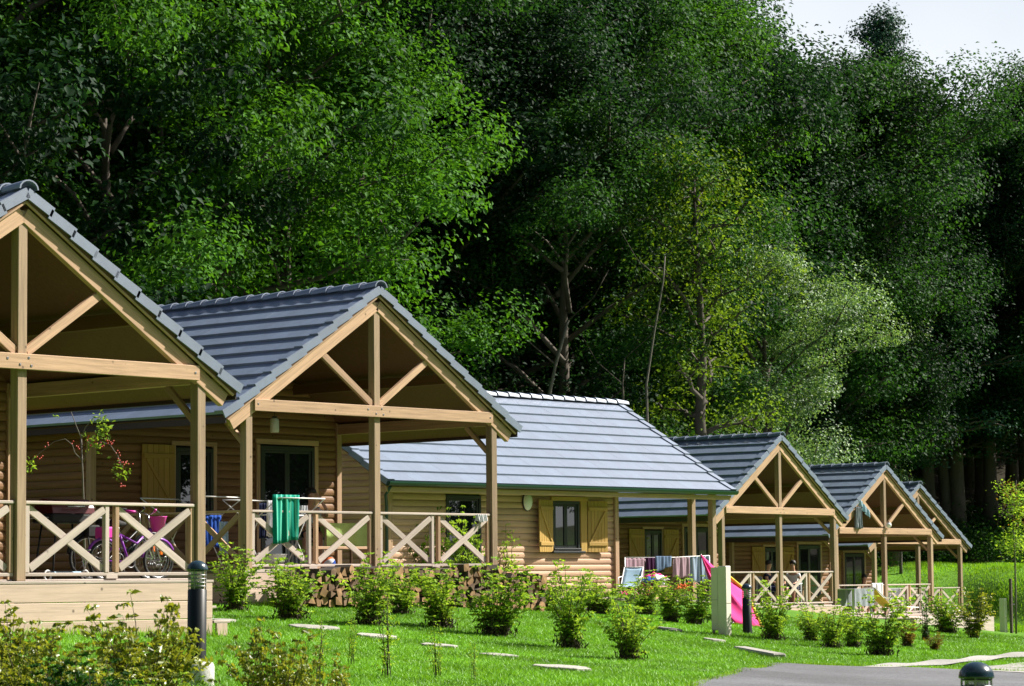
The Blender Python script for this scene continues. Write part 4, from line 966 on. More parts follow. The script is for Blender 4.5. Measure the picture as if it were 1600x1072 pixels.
# ------------------------------------------------------------------ cloth, racks, furniture
def fab(name, c, **k): return mat(name, c, rough=.9, spec=.15, var=.12, grain=(4, 4, 4), **k)
M['green_towel'] = fab('green_towel_cloth', (.0, .22, .15)); M['navy'] = fab('navy_cloth', (.012, .018, .05)); M['whitec'] = fab('white_cloth', (.7, .7, .72)); M['blue'] = fab('blue_cloth', (.02, .07, .32))
M['mauve'] = fab('mauve_cloth', (.30, .20, .24)); M['plum'] = fab('plum_cloth', (.045, .010, .045)); M['pink'] = fab('pink_cloth', (.80, .06, .24)); M['yellow'] = fab('yellow_cloth', (.62, .50, .06)); M['lime'] = fab('lime_cloth', (.36, .50, .16))
M['grey'] = fab('grey_cloth', (.26, .28, .31)); M['orange'] = fab('orange_cloth', (.75, .16, .05)); M['lightblue'] = fab('light_blue_cloth', (.35, .50, .62)); M['maroon'] = fab('maroon_cloth', (.10, .008, .03)); M['slateb'] = fab('slate_blue_cloth', (.10, .15, .24))
M['skin'] = mat('skin', (.52, .28, .19), rough=.55); M['hair'] = mat('dark_hair', (.012, .008, .006), rough=.6); M['rubber'] = mat('tyre_rubber', (.012, .012, .012), rough=.8); M['chrome'] = mat('bright_metal', (.5, .5, .52), rough=.25, metal=1)
M['purple'] = mat('purple_bike_paint', (.22, .03, .36), rough=.3); M['pinkp'] = mat('pink_plastic', (.75, .05, .42), rough=.4); M['red'] = mat('dark_red_enamel', (.09, .006, .012), rough=.35); M['orangep'] = mat('orange_reflector', (.9, .18, .01), rough=.3)
def stripes(name, a, b, sc, ax=0):
    m = mat(name, a, rough=.9, spec=.15); nt = m.node_tree; N, L = nt.nodes, nt.links; tc = N.new('ShaderNodeTexCoord'); sp = N.new('ShaderNodeSeparateXYZ'); L.new(tc.outputs['Object'], sp.inputs[0])
    mu = N.new('ShaderNodeMath'); mu.operation = 'MULTIPLY'; mu.inputs[1].default_value = sc; L.new(sp.outputs[ax], mu.inputs[0]); fr = N.new('ShaderNodeMath'); fr.operation = 'FRACT'; L.new(mu.outputs[0], fr.inputs[0])
    gt = N.new('ShaderNodeMath'); gt.operation = 'GREATER_THAN'; gt.inputs[1].default_value = .72; L.new(fr.outputs[0], gt.inputs[0]); mx = N.new('ShaderNodeMix'); mx.data_type = 'RGBA'; L.new(gt.outputs[0], mx.inputs[0])
    mx.inputs[6].default_value = (*a, 1); mx.inputs[7].default_value = (*b, 1); L.new(mx.outputs[2], N['Principled BSDF'].inputs['Base Color']); return m
M['towelstr'] = stripes('green_towel_stripes', (.0, .20, .14), (.12, .55, .38), 9); M['sheetstr'] = stripes('striped_sheet_cloth', (.20, .26, .36), (.36, .42, .50), 11); M['tentstr'] = stripes('orange_tent_stripes', (.85, .30, .07), (.85, .10, .12), 9, 2)
def hang(name, p, dx, w, h, m, label, cat, group=None, thick=.006, fold=.02, skew=0.0, loose=0.0, rz=0):
    """cloth hanging from a bar; dx = unit vector along the bar"""
    dx = Vector(dx); nr = Vector((-dx.y, dx.x, 0)); sd = random.random()*6
    def fn(u, v):
        s = (u-.5)*w*(1-loose*v*.25*math.sin(3*u+sd)); zz = -h*v*(1+skew*(u-.5))
        return dx*s+nr*(fold*(.25+v)*math.sin(u*17+sd+v*1.3)+fold*.5*math.sin(u*31+sd))+Vector((0, 0, zz+.012*math.sin(u*9+sd)*v))
    o = sheet(name, fn, 28, 12, m, None, thick); o.location = p; o.rotation_euler = (0, 0, rz); return tag(o, label, cat, group)
def drying_rack(c, X_, Y_, rz, label, H=.95, wing=True):
    p = to_world(c, X_, Y_, 0) if c else Vector((X_, Y_, gzf(X_, Y_))); r = empty('drying_rack', p, rz); tag(r, label, 'drying rack', 'folding drying racks')
    w, d = .55, .5
    for s in (-1, 1):
        for t in (-1, 1): tube('leg', [(s*w, -t*d*.6, 0), (s*w, t*d*.5, H)], .010, M['white'], r)
        if wing:
            tube('wing', [(s*w, -s*0-.5*d, H), (s*w, -d*.5-.45, H+.28)], .010, M['white'], r); tube('wing', [(s*w, .5*d, H), (s*w, d*.5+.45, H+.28)], .010, M['white'], r)
    for y, z in [(-d*.5, H), (d*.5, H)]+([(-d*.5-.45, H+.28), (d*.5+.45, H+.28)] if wing else []): tube('bar', [(-w, y, z), (w, y, z)], .011, M['white'], r)
    for k in range(5): tube('line', [(-w, -d*.4+k*d*.2, H), (w, -d*.4+k*d*.2, H)], .004, M['white'], r, 5)
    return r
# c2 porch: rack 1 with green towel
def on(c, px, py, Y_): # point on the plane Y=Y_ of cabin c seen at the pixel
    loc, a = CABS[c]; n = Vector((-math.sin(a), math.cos(a), 0)); o = Vector(loc)+n*Y_; r = ray(px, py); return CAM+r*((o-CAM).dot(n)/r.dot(n))
q = on(2, 432, 800, .55); drying_rack(2, q.x, .62, 0, 'white folding drying rack on the second porch holding the green towel', .95)
bar = to_world(2, q.x, 0, 0)
hang('towel', (on(2, 449, 773, .37-.45+.0)+Vector((0, .02, 0))), (1, 0, 0), .62, .80, M['towelstr'], 'green striped towel hanging over the white rack at the second porch rail', 'towel', fold=.025, skew=-.12)
hang('cloth', on(2, 422, 782, .3), (1, 0, 0), .12, .62, M['whitec'], 'narrow white cloth hanging left of the green towel', 'laundry', 'laundry on the second porch')
hang('cloth', on(2, 414, 786, .5), (1, 0, 0), .3, .6, M['navy'], 'dark navy garment hanging beside the narrow white cloth', 'laundry', 'laundry on the second porch')
hang('cloth', on(2, 474, 790, .7), (1, 0, 0), .18, .22, M['whitec'], 'small white cloth right of the green towel', 'laundry', 'laundry on the second porch')
q = on(2, 300, 790, 2.0); drying_rack(2, q.x, 2.0, .2, 'white drying rack with blue cloths behind the right post of the nearest porch', 1.0)
hang('cloth', on(2, 331, 805, 1.5), (1, 0, 0), .45, .55, M['blue'], 'bright blue cloth hanging behind the left rail of the second porch', 'laundry', 'laundry on the second porch')
hang('cloth', on(2, 350, 815, 1.2), (1, 0, 0), .2, .55, M['lightblue'], 'pale blue cloth hanging beside the bright blue one', 'laundry', 'laundry on the second porch')
hang('cloth', on(2, 752, 804, -.075), (1, 0, 0), .26, .13, M['whitec'], 'small white cloth laid over the right end of the second porch rail', 'laundry', 'laundry on the second porch', fold=.03)
def table(p, rz, L, Wd, H, topm, label, cloth=None, drop=.4, clabel=None):
    r = empty('table', p, rz); tag(r, label, 'table')
    box('table_top', (-L/2, -Wd/2, H-.03), (L/2, Wd/2, H), topm, r)
    for sx in (-1, 1):
        for sy in (-1, 1): beam('leg', (sx*(L/2-.08), sy*(Wd/2-.08), 0), (sx*(L/2-.08), sy*(Wd/2-.08), H-.03), .05, .05, topm, r)
    if cloth:
        def fn(u, v):
            prof = [(-Wd/2-.012, H-drop), (-Wd/2-.012, H+.006), (Wd/2+.012, H+.006), (Wd/2+.012, H-drop)]; s = v*3; i = min(int(s), 2); t = s-i; a, b = prof[i], prof[i+1]
            y, z = a[0]*(1-t)+b[0]*t, a[1]*(1-t)+b[1]*t; wv = .015*math.sin(u*21)*(1 if i != 1 else 0); return Vector(((u-.5)*(L+.04), y+(wv if i == 0 else -wv), z))
        o = sheet('tablecloth', fn, 24, 12, cloth, None, .004, False); o.location = p; o.rotation_euler = (0, 0, rz); tag(o, clabel, 'tablecloth')
q = on(2, 530, 850, 1.5); table((q.x, q.y, 0), 0, 1.35, .75, .84, M['wood'], 'wooden table behind the middle rail of the second porch', M['lime'], .46, 'light green tablecloth on the table of the second porch')
q = on(2, 528, 872, .9); tag(beam('bench', (q.x-.75, .85, .40), (q.x+.75, .85, .40), .28, .05, M['wood'], None), 'wooden bench board in front of the green tablecloth', 'bench')
for sx in (-.6, .6): beam('leg', (sx, 0, -.40), (sx, 0, -.02), .2, .05, M['wood'], bpy.data.objects['bench'])
def ball(p, r, m, label):
    V, F = [], []; n = 14
    for i in range(9):
        t = math.pi*i/8
        for k in range(n): V.append((r*math.sin(t)*math.cos(2*math.pi*k/n), r*math.sin(t)*math.sin(2*math.pi*k/n), r*math.cos(t)))
    for i in range(8):
        for k in range(n): F.append((i*n+k, (i+1)*n+k, (i+1)*n+(k+1) % n, i*n+(k+1) % n))
    me = mesh_from(V, F, m[0], 'ball', True); [me.materials.append(x) for x in m[1:]]
    for f in me.polygons:
        a = math.atan2(f.center.y, f.center.x); f.material_index = int((a+math.pi)/(2*math.pi)*6) % len(m)
    o = new('ball', me); o.location = p; o.rotation_euler = (.9, .4, .3); tag(o, label, 'ball')
q = on(2, 514, 878, .35); ball((q.x, q.y, .12), .12, [M['whitec'], M['blue'], M['orange']], 'white blue and red ball on the floor of the second porch')
def basket(p, m, label):
    r = empty('laundry_basket', p); tag(r, label, 'basket'); lathe('basket_body', [(.19, 0), (.22, .14), (.26, .27), (.275, .28), (.245, .275), (.20, .02)], m, r, 18)
    o = tube('handle', [(-.27, 0, .25), (-.33, 0, .30), (-.27, 0, .29)], .012, m, r)
q = on(2, 424, 890, .3); basket((q.x, q.y, 0), M['white'], 'white laundry basket below the green towel')
# ------------------------------------------------------------------ people
def person(p, rz, label, shirt, hand_up=False, lean=0.0, seat=.46):
    """seated figure: one skinned body, hair and shirt as children"""
    r = empty('person', p, rz); tag(r, label, 'person')
    def skin(name, pts, edges, rad, m, root=0):
        me = bpy.data.meshes.new(name); me.from_pydata(pts, edges, []); me.materials.append(m); o = new(name, me, r)
        sm = o.modifiers.new('skin', 'SKIN'); sm.use_smooth_shade = True
        sv = me.skin_vertices[0].data
        for i, v in enumerate(rad): sv[i].radius = (v, v) if not hasattr(v, '__len__') else v
        sv[root].use_root = True
        sb = o.modifiers.new('sub', 'SUBSURF'); sb.levels = 1; sb.render_levels = 2; return o
    s = seat; ly = -lean
    P = [(0, 0, s+.06), (0, ly*.3, s+.26), (0, ly*.8, s+.48), (0, ly-.01, s+.57), (0, ly-.04, s+.66), (0, ly-.05, s+.76), (0, ly-.04, s+.85)]
    Rr = [.13, .125, .13, .05, .065, .085, .06]; E = [(i, i+1) for i in range(6)]
    def chain(start, pts, rr):
        k = start
        for q_, w_ in zip(pts, rr): P.append(q_); Rr.append(w_); E.append((k, len(P)-1)); k = len(P)-1
        return k
    for sx in (-1, 1):
        if sx > 0 and hand_up: e = chain(2, [(.17, ly*.8, s+.46), (.27, ly*.8-.12, s+.38), (.24, ly-.22, s+.52), (.12, ly-.14, s+.72)], [.055, .042, .033, .024]); hd = Vector((.09, ly-.11, s+.77)); dr = Vector((-.5, .4, .6))
        else: e = chain(2, [(sx*.17, ly*.8, s+.46), (sx*.24, ly*.8-.08, s+.28), (sx*.2, ly-.28, s+.24), (sx*.17, ly-.36, s+.22)], [.055, .042, .033, .024]); hd = Vector((sx*.16, ly-.42, s+.21)); dr = Vector((-sx*.15, -1, -.1))
        e2 = chain(e, [tuple(hd)], [(.03, .018)]); side = Vector((1, 0, 0)); dr.normalize()
        for f in range(4):
            b = hd+side*((f-1.5)*.018)+dr*.03; t = hd+side*((f-1.5)*.022)+dr*(.075+.01*(f in (1, 2)))+Vector((0, 0, -.012)); chain(e2, [tuple(b), tuple(t)], [.009, .007])
        chain(e2, [tuple(hd+side*(-.03*sx)+dr*.015), tuple(hd+side*(-.045*sx)+dr*.04)], [.010, .008])
        chain(0, [(sx*.1, -.08, s+.05), (sx*.12, -.42, s+.06), (sx*.12, -.45, .1), (sx*.12, -.48, .05), (sx*.12, -.6, .04)], [.085, .058, .038, .04, .03])
    chain(5, [(0, ly-.13, s+.745)], [.016])   # nose
    skin('body', P, E, Rr, M['skin'])
    H_ = lathe('hair', [(.088, -.03), (.098, .0), (.094, .05), (.06, .095), (.01, .108)], M['hair'], r); H_.location = (0, ly-.03, s+.80); H_.rotation_euler = (-.35, 0, 0)
    sh = [(0, 0, s+.04), (0, ly*.3, s+.26), (0, ly*.8, s+.47), (.17, ly*.8, s+.46), (-.17, ly*.8, s+.46), (.21, ly*.8-.05, s+.38), (-.21, ly*.8-.05, s+.38)]
    skin('shirt', sh, [(0, 1), (1, 2), (2, 3), (2, 4), (3, 5), (4, 6)], [.15, .145, .145, .07, .07, .062, .062], shirt)
    skin('trousers', [(0, 0, s+.05), (.1, -.08, s+.05), (.12, -.4, s+.06), (-.1, -.08, s+.05), (-.12, -.4, s+.06)], [(0, 1), (1, 2), (0, 3), (3, 4)], [.14, .095, .07, .095, .07], M['navy'])
    for sx in (-1, 1):
        for dz in (.775,): o = lathe('eye', [(.001, -.008), (.009, 0), (.001, .008)], M['white'], r, 8); o.location = (sx*.032, ly-.128, s+dz)
    return r
def chair(p, rz, m, label, grp='garden chairs on the porches'):
    r = empty('garden_chair', p, rz); tag(r, label, 'chair', grp)
    box('seat', (-.24, -.24, .42), (.24, .24, .45), m, r, .01)
    o = box('backrest', (-.24, .23, .47), (.24, .26, .88), m, r, .01)
    for sx in (-1, 1):
        for sy in (-1, 1): beam('leg', (sx*.22, sy*.22, 0), (sx*.22, sy*.22, .42 if sy < 0 else .86), .03, .03, M['white'], r)
        tube('armrest', [(sx*.25, -.22, .42), (sx*.26, -.22, .63), (sx*.26, .2, .66)], .013, M['white'], r)
    return r
q = on(2, 484, 860, 1.9); chair((q.x, q.y+.05, 0), math.radians(-35), M['grey'], 'grey chair under the person on the second porch').scale = (1.1, 1.1, 1.33); person((q.x, q.y, .0), math.radians(-35), 'person with dark hair bent forward, hand to head, sitting on the second porch', M['whitec'], True, .16, .60)
q = on(4, 1200, 930, 1.2); chair((q.x, q.y+.05, -1.03), .3, M['grey'], 'chair under the person left of the king post on the fourth porch'); person((q.x, q.y, -1.03), .3, 'person with dark hair sitting left of the middle post of the fourth porch', M['navy'])
q = on(4, 1240, 930, 1.3); chair((q.x, q.y+.05, -1.03), -1.2, M['grey'], 'chair under the person in white on the fourth porch'); person((q.x, q.y, -1.03), -1.2, 'person in a white shirt sitting right of the middle post of the fourth porch', M['whitec'])
q = on(5, 1350, 930, 1.5); chair((q.x, q.y+.05, -1.46), -.4, M['grey'], 'chair under the person on the fifth porch'); person((q.x, q.y, -1.46), -.4, 'person in dark clothes sitting before the door of the fifth cabin', M['maroon'])
# ------------------------------------------------------------------ bicycles, scooter, barbecue on the nearest porch
def bicycle(p, rz, label, fr, acc, basket_=False, R_=.27, sc=1.0):
    r = empty('bicycle', p, rz); r.scale = (sc,)*3; tag(r, label, 'bicycle', 'bicycles on the nearest porch'); wb = .96
    for x, nm in ((-wb/2, 'wheel'), (wb/2, 'wheel')):
        w = tube(nm, ring_pts((x, 0, R_), R_-.02, 1), .020, M['rubber'], r, 8, True)
        tube('rim', ring_pts((x, 0, R_), R_-.042, 1), .009, M['chrome'], w, 6, True)
        tubes('spokes', [([(x, 0, R_), (x+math.cos(a)*(R_-.04), 0, R_+math.sin(a)*(R_-.04))], .0022) for a in np.linspace(0, 6.283, 17)[:-1]], M['chrome'], w, 3)
        tubes('hub', [([(x, -.05, R_), (x, .05, R_)], .02)], M['chrome'], w)
        o = box('reflector', (x+.03, -.012, R_+.08), (x+.07, .012, R_+.15), M['orangep'], w, .003)
        pts = [(x+math.cos(a)*(R_+.025), 0, R_+math.sin(a)*(R_+.025)) for a in np.linspace(.5, 3.0, 10)]; tube('mudguard', pts, .022, fr, r, 6)
    bb = (-.05, 0, R_-.02); st = (-.20, 0, .62); hd = (.33, 0, .70); hb = (.37, 0, .56)
    tubes('frame', [([bb, st], .018), ([bb, hb], .022), ([st, (.1, 0, .5), hd], .016), ([hd, hb], .022), ([bb, (-wb/2, 0, R_)], .012), ([st, (-wb/2, 0, R_)], .011)], fr, r, 8)
    tubes('fork', [([hb, (.42, .045, R_+.15), (wb/2, .05, R_)], .012), ([hb, (.42, -.045, R_+.15), (wb/2, -.05, R_)], .012)], M['chrome'], r)
    hbz = .92; tubes('handlebar', [([hd, (.30, 0, hbz-.04)], .013), ([(.30, 0, hbz-.04), (.30, .1, hbz), (.2, .26, hbz+.02)], .011), ([(.30, 0, hbz-.04), (.30, -.1, hbz), (.2, -.26, hbz+.02)], .011)], M['chrome'], r)
    for s in (-1, 1): tube('grip', [(.24, s*.20, hbz+.012), (.16, s*.31, hbz+.026)], .019, acc, r)
    tubes('seat_post', [([st, (-.23, 0, .74)], .012)], M['chrome'], r)
    V, F = [], []; tube_geo(V, F, [(-.36, 0, .765), (-.30, 0, .775), (-.2, 0, .77), (-.10, 0, .765)], [.05, .075, .04, .02], 8); new('saddle', mesh_from(V, F, M['rubber'], 'saddle', True), r)
    tubes('crank', [([(-.05, -.08, R_-.02), (-.05, -.09, R_+.12)], .009), ([(-.05, .08, R_-.02), (-.05, .09, R_-.16)], .009)], M['chrome'], r)
    tube('chainring', ring_pts((-.05, -.05, R_-.02), .075, 1, 18), .008, M['metal'], r, 6, True)
    for s, z in ((-1, R_+.12), (1, R_-.16)): box('pedal', (-.10, s*.12-.04, z-.012), (.0, s*.12+.04, z+.012), M['rubber'], r, .003)
    tubes('kickstand', [([(-.3, .05, R_), (-.25, .16, .01)], .009)], M['metal'], r)
    if basket_:
        V, F = [], []; 
        lathe_o = lathe('basket', [(.08, 0), (.13, .2), (.14, .21), (.12, .2), (.075, .01)], acc, r, 14); lathe_o.location = (.46, 0, .66)
    b = box('saddle_bag', (-.56, -.1, .56), (-.36, .1, .72), acc, r, .02)
    return r
c1 = lambda px, Y_: on(1, px, 880, Y_)
q = on(1, 205, 880, .75); bicycle((q.x, q.y, -.16), 0, 'purple child bicycle with pink basket leaning behind the right panel of the nearest rail', M['purple'], M['pinkp'], True)
q = on(1, 187, 880, 1.25); bicycle((q.x, q.y, -.16), math.radians(-6), 'dark bicycle standing behind the purple one on the nearest porch', M['black'], M['rubber'], False, .30, 1.05)
def barbecue(p, label):
    r = empty('barbecue', p); tag(r, label, 'barbecue')
    box('fire_box', (-.38, -.22, .78), (.38, .22, .90), M['rubber'], r, .02); V = []
    me = []
    n = 8
    for x in (-.36, .36):
        for k in range(n+1): a = math.pi*k/n; V.append((x, -.21*math.cos(a), .91+.20*math.sin(a)))
    F = [(k, k+1, n+1+k+1, n+1+k) for k in range(n)]+[tuple(range(n+1)), tuple(reversed(range(n+1, 2*n+2)))]
    ld = new('lid', mesh_from(V, F, M['red'], 'lid'), r); tube('handle', [(-.14, -.22, 1.0), (-.14, -.26, 1.0), (.14, -.26, 1.0), (.14, -.22, 1.0)], .010, M['chrome'], ld)
    for sx in (-1, 1):
        for sy in (-1, 1): tube('leg', [(sx*.26, sy*.15, .78), (sx*.36, sy*.2, .0)], .013, M['rubber'], r)
    box('shelf', (-.6, -.18, .84), (-.4, .18, .86), M['metal'], r)
    box('side_table', (.4, -.18, .84), (.6, .18, .86), M['metal'], r)
q = on(1, 100, 880, 1.4); barbecue((q.x, q.y, -.16), 'dark red barbecue on thin black legs behind the left panel of the nearest rail')
def scooter(p, rz, label):
    r = empty('kick_scooter', p, rz); tag(r, label, 'scooter')
    box('footboard', (-.28, -.06, .09), (.22, .06, .125), M['lightblue'], r, .01)
    for x in (-.34, .34): tube('wheel', ring_pts((x, 0, .075), .062, 1, 20), .013, M['white'], r, 6, True)
    tubes('steering_column', [([(.34, 0, .09), (.27, 0, .4)], .014)], M['chrome'], r); tubes('handlebar', [([(.27, -.16, .4), (.27, .16, .4)], .012)], M['chrome'], r)
q = on(1, 104, 900, .35); scooter((q.x, q.y, -.16), 0.1, 'small light blue scooter on the floor below the barbecue')
# wooden steps right of the nearest porch
q = on(1, 343, 960, -.1)
r_ = empty('wooden_steps', (q.x, q.y, gzf(q.x, q.y))); tag(r_, 'two wooden steps at the right side of the nearest porch', 'steps')
for k in range(2): beam('tread', (-.1-.25*k, .5, .2+.2*k), (.2-.25*k, .5, .2+.2*k), 1.0, .035, M['woodw'], r_)
for k in (0, 1): beam('riser', (.05, .02+k*.96, -.1), (.05, .02+k*.96, .18), .2, .035, M['sidingw'], r_, (0, 1, 0))
# ------------------------------------------------------------------ yard beside the pale roofed cabin
Yl = 7.9
def onY(px, py, Y_): r = ray(px, py); return CAM+r*((Y_-CAM.y)/r.y)
a_, b_ = onY(976, 871, Yl), onY(1108, 868, Yl)
r_ = empty('washing_line', (a_+b_)/2); tag(r_, 'washing line strung under the open end of the green guttered roof', 'washing line')
tube('line', [a_-(a_+b_)/2, Vector((0, 0, -.03)), b_-(a_+b_)/2], .010, M['white'], r_)
for e in (a_, b_): tube('line_post', [e-(a_+b_)/2, Vector((e.x, e.y, gzf(e.x, e.y)-.2))-(a_+b_)/2], .018, M['metal'], r_)
def laundry(x0, x1, y0, y1, m, label, dy=0, **k):
    p, q = onY(x0, y0, Yl+dy), onY(x1, y0, Yl+dy); b = onY((x0+x1)/2, y1, Yl+dy); c = (p+q)/2; hang('laundry', c, (1, 0, 0), abs(q.x-p.x), c.z-b.z, m, label, 'laundry', 'laundry on the washing line', **k)
laundry(976, 1009, 872, 908, M['mauve'], 'dusty mauve sheet at the left end of the washing line')
laundry(1010, 1026, 871, 897, M['plum'], 'dark plum shirt hanging beside the left mauve sheet', -.04, loose=.6)
laundry(1024, 1050, 869, 889, M['slateb'], 'slate blue garment pegged right of the plum shirt', -.05, skew=-.5)
laundry(1052, 1077, 870, 902, M['mauve'], 'pinkish grey sheet in the middle of the washing line')
laundry(1078, 1108, 869, 909, M['sheetstr'], 'blue grey striped sheet at the right end of the washing line', .02, fold=.035)
def deck_chair(p, rz, m, label, fr='white', group='reclining garden chairs', sc=1):
    r = empty('deck_chair', p, rz); r.scale = (sc,)*3; tag(r, label, 'deck chair', group); f = M[fr]
    for s in (-.28, .28):
        tube('frame', [(s, -.75, .28), (s, .1, .32), (s, .75, .85)], .014, f, r); tube('leg', [(s, -.55, .3), (s, -.25, 0)], .013, f, r); tube('leg', [(s, .3, 0), (s, -.05, .32)], .013, f, r); tube('armrest', [(s*1.1, -.2, .3), (s*1.1, -.2, .55), (s*1.1, .4, .58)], .013, f, r)
    tube('crossbar', [(-.28, .75, .85), (.28, .75, .85)], .014, f, r); tube('crossbar', [(-.28, -.75, .28), (.28, -.75, .28)], .014, f, r)
    def fn(u, v):
        t = v*2; a, b = ((-.74, .28), (.1, .31)) if t < 1 else ((.1, .31), (.74, .84)); t = t-int(t) if t < 2 else 1
        if v >= 1: t = 1
        return Vector(((u-.5)*.52, a[0]*(1-t)+b[0]*t, a[1]*(1-t)+b[1]*t-.03*math.sin(math.pi*t)-.01*math.sin(math.pi*u)))
    sheet('fabric', fn, 6, 16, m, r, .006)
q = onY(984, 905, 7.0); deck_chair((q.x, q.y, gzf(q.x, q.y)+.1), math.radians(-60), M['lightblue'], 'light blue reclining chair at the corner post of the pale roofed cabin', sc=.8)
def heap(px, py, Y_, cols, label, w=.5):
    q = onY(px, py, Y_); g = gzf(q.x, q.y); r = empty('clothes_heap', (q.x, q.y, g)); tag(r, label, 'clothes')
    box('box', (-.3, -.2, 0), (.3, .2, .35), M['wood'], r)
    for k, m in enumerate(cols):
        a = k*1.7; hx, hy = .16*math.cos(a), .1*math.sin(a)
        def fn(u, v): x, y = (u-.5)*w, (v-.5)*w*.7; return Vector((hx+x, hy+y, .36+.05*k+.10*math.cos(x*7)*math.cos(y*7)+.04*math.sin(u*13+k)*math.sin(v*11+k)))
        sheet('cloth', fn, 10, 8, m, r, .01)
heap(1020, 905, 7.2, [M['whitec'], M['pink'], M['blue'], M['whitec'], M['pink']], 'heap of white, pink and blue clothes below the plum shirt')
# pink beach tent
def tent():
    ap = at(1095, 866, 57); g = lambda px, py, d: at(px, py, d)
    base = Vector((ap.x, ap.y, gzf(ap.x, ap.y))); r = empty('beach_tent', base); tag(r, 'pink beach tent with yellow edge behind the cream cabinet', 'tent')
    A = ap-base; pts = [g(1110, 910, 56.5)-base, g(1145, 972, 55.5)-base, g(1192, 985, 55.5)-base, g(1167, 926, 57)-base, g(1140, 935, 60)-base]
    def panel(a, b, c, m, name):
        sheet(name, lambda u, v: a*(1-v)+(b*(1-u)+c*u)*v+Vector((0, 0, -.10*math.sin(math.pi*v)*math.sin(math.pi*u)-.04*math.sin(math.pi*v))), 8, 12, m, r, .006)
    for k in range(4): panel(A, pts[k], pts[k+1], M['pink'], 'tent_panel')
    ed = [A.lerp(pts[3], t)+Vector((0, 0, .02)) for t in np.linspace(.35, 1, 8)]+[pts[3].lerp(pts[2], t) for t in (.3, .6, 1)]
    tube('yellow_edge', ed, .035, M['yellow'], r)
    for e in (pts[1], pts[2]):
        e2 = Vector((e.x, e.y, gzf(base.x+e.x, base.y+e.y)-base.z)); tube('tent_peg_line', [e, e2], .012, M['metal'], r)
    a, b = g(1176, 965, 56)-base, g(1190, 965, 56)-base; gnd = gzf(base.x+a.x, base.y+a.y)-base.z
    sheet('striped_skirt', lambda u, v: (pts[1]*(1-u)+pts[2]*u)*(1-v)+Vector(((pts[1]*(1-u)+pts[2]*u).x, (pts[1]*(1-u)+pts[2]*u).y, gnd))*v+Vector((.04*math.sin(u*14), -.04*math.sin(u*14), 0)), 16, 8, M['tentstr'], r, .006)
    tube('tent_pole', [A, Vector((A.x, A.y, 0))], .015, M['metal'], r)
tent()
# low timber edge of the yard and flowers
def flowers(px, py, Y_, m, label):
    q = onY(px, py, Y_); g = gzf(q.x, q.y); z = max(0.25, q.z-g); r = empty('flower_pot', (q.x, q.y, g)); tag(r, label, 'flowers', 'flower pots in the yard')
    lathe('pot', [(.10, 0), (.15, z*.5), (.16, z*.5+.02)], M['concrete'], r, 12); rs = np.random.RandomState(int(px)); n = 60; P = rs.normal(size=(n, 3))*[.16, .12, .05]+[0, 0, z]; N_ = rs.normal(size=(n, 3))*.5+[0, -.5, 1]
    new('blossoms', leaves_mesh('blossoms', P, N_, .07, m, aspect=.9, rs=rs), r); P = rs.normal(size=(90, 3))*[.17, .14, .08]+[0, 0, z-.1]; new('foliage', leaves_mesh('foliage', P, N_[:60].repeat(2, 0)[:90], .07, M['l_shrub'], rs=rs), r)
flowers(986, 926, 5.5, M['pink'], 'pink flowers low at the corner post of the pale roofed cabin'); flowers(1014, 922, 5.6, M['orange'], 'orange flowers in the yard below the laundry'); flowers(999, 926, 5.4, M['pinkp'], 'bright magenta flowers right of the pink ones')
flowers(1068, 918, 5.6, M['orange'], 'small red orange flowers below the striped sheet')
# ------------------------------------------------------------------ fifth cabin front
zf = -1.46-.06; tr_ = box('terrace', (.0, -2.9, -.75), (5.2, -.16, -.06), M['woodw'], [o for o in COL.objects if o.name.startswith('wooden_cabin') and 'yellow deck chair' in o.get('label', '')][0])
q = on(5, 1333, 925, -1.2); table((q.x, q.y, zf), .1, 1.25, .8, .95, M['white'], 'garden table in front of the fifth porch', M['grey'], .55, 'grey cloth draped over the garden table before the fifth porch')
q = on(5, 1392, 935, -1.3); deck_chair((q.x, q.y, zf), math.radians(70), M['yellow'], 'yellow reclining chair in front of the fifth porch', sc=1.15)
hang('towel', on(5, 1371, 911, -.09), (1, 0, 0), .75, .55, M['whitec'], 'white towel hung over the rail of the fifth porch', 'towel', fold=.03, rz=math.radians(3.5))
hang('cloth', on(5, 1341, 792, -.16), (1, 0, 0), .32, .72, M['grey'], 'grey cloth hanging from the left brace of the fifth gable', 'laundry', 'cloths hung in the fifth gable', fold=.05, loose=.8)
hang('cloth', on(5, 1350, 788, -.17), (.8, 0, -.6), .7, .25, M['lightblue'], 'pale cloth slung along the left brace of the fifth gable', 'laundry', 'cloths hung in the fifth gable', fold=.05, loose=.5)
q = on(5, 1428, 930, .6); chair((q.x, q.y, -1.46), .4, M['maroon'], 'maroon chair behind the right rail of the fifth porch')
q = on(5, 1404, 930, .8); chair((q.x, q.y, -1.46), -.4, M['whitec'], 'white chair left of the maroon one on the fifth porch')
q = on(5, 1420, 940, .35); ball((q.x, q.y, -1.46+.16), .16, [M['pink'], M['pinkp']], 'pink ball by the rail of the fifth porch')
q = on(4, 1218, 940, .5); ball((q.x, q.y, -1.03+.17), .17, [M['whitec'], M['lightblue']], 'white ball beside the middle post of the fourth porch')
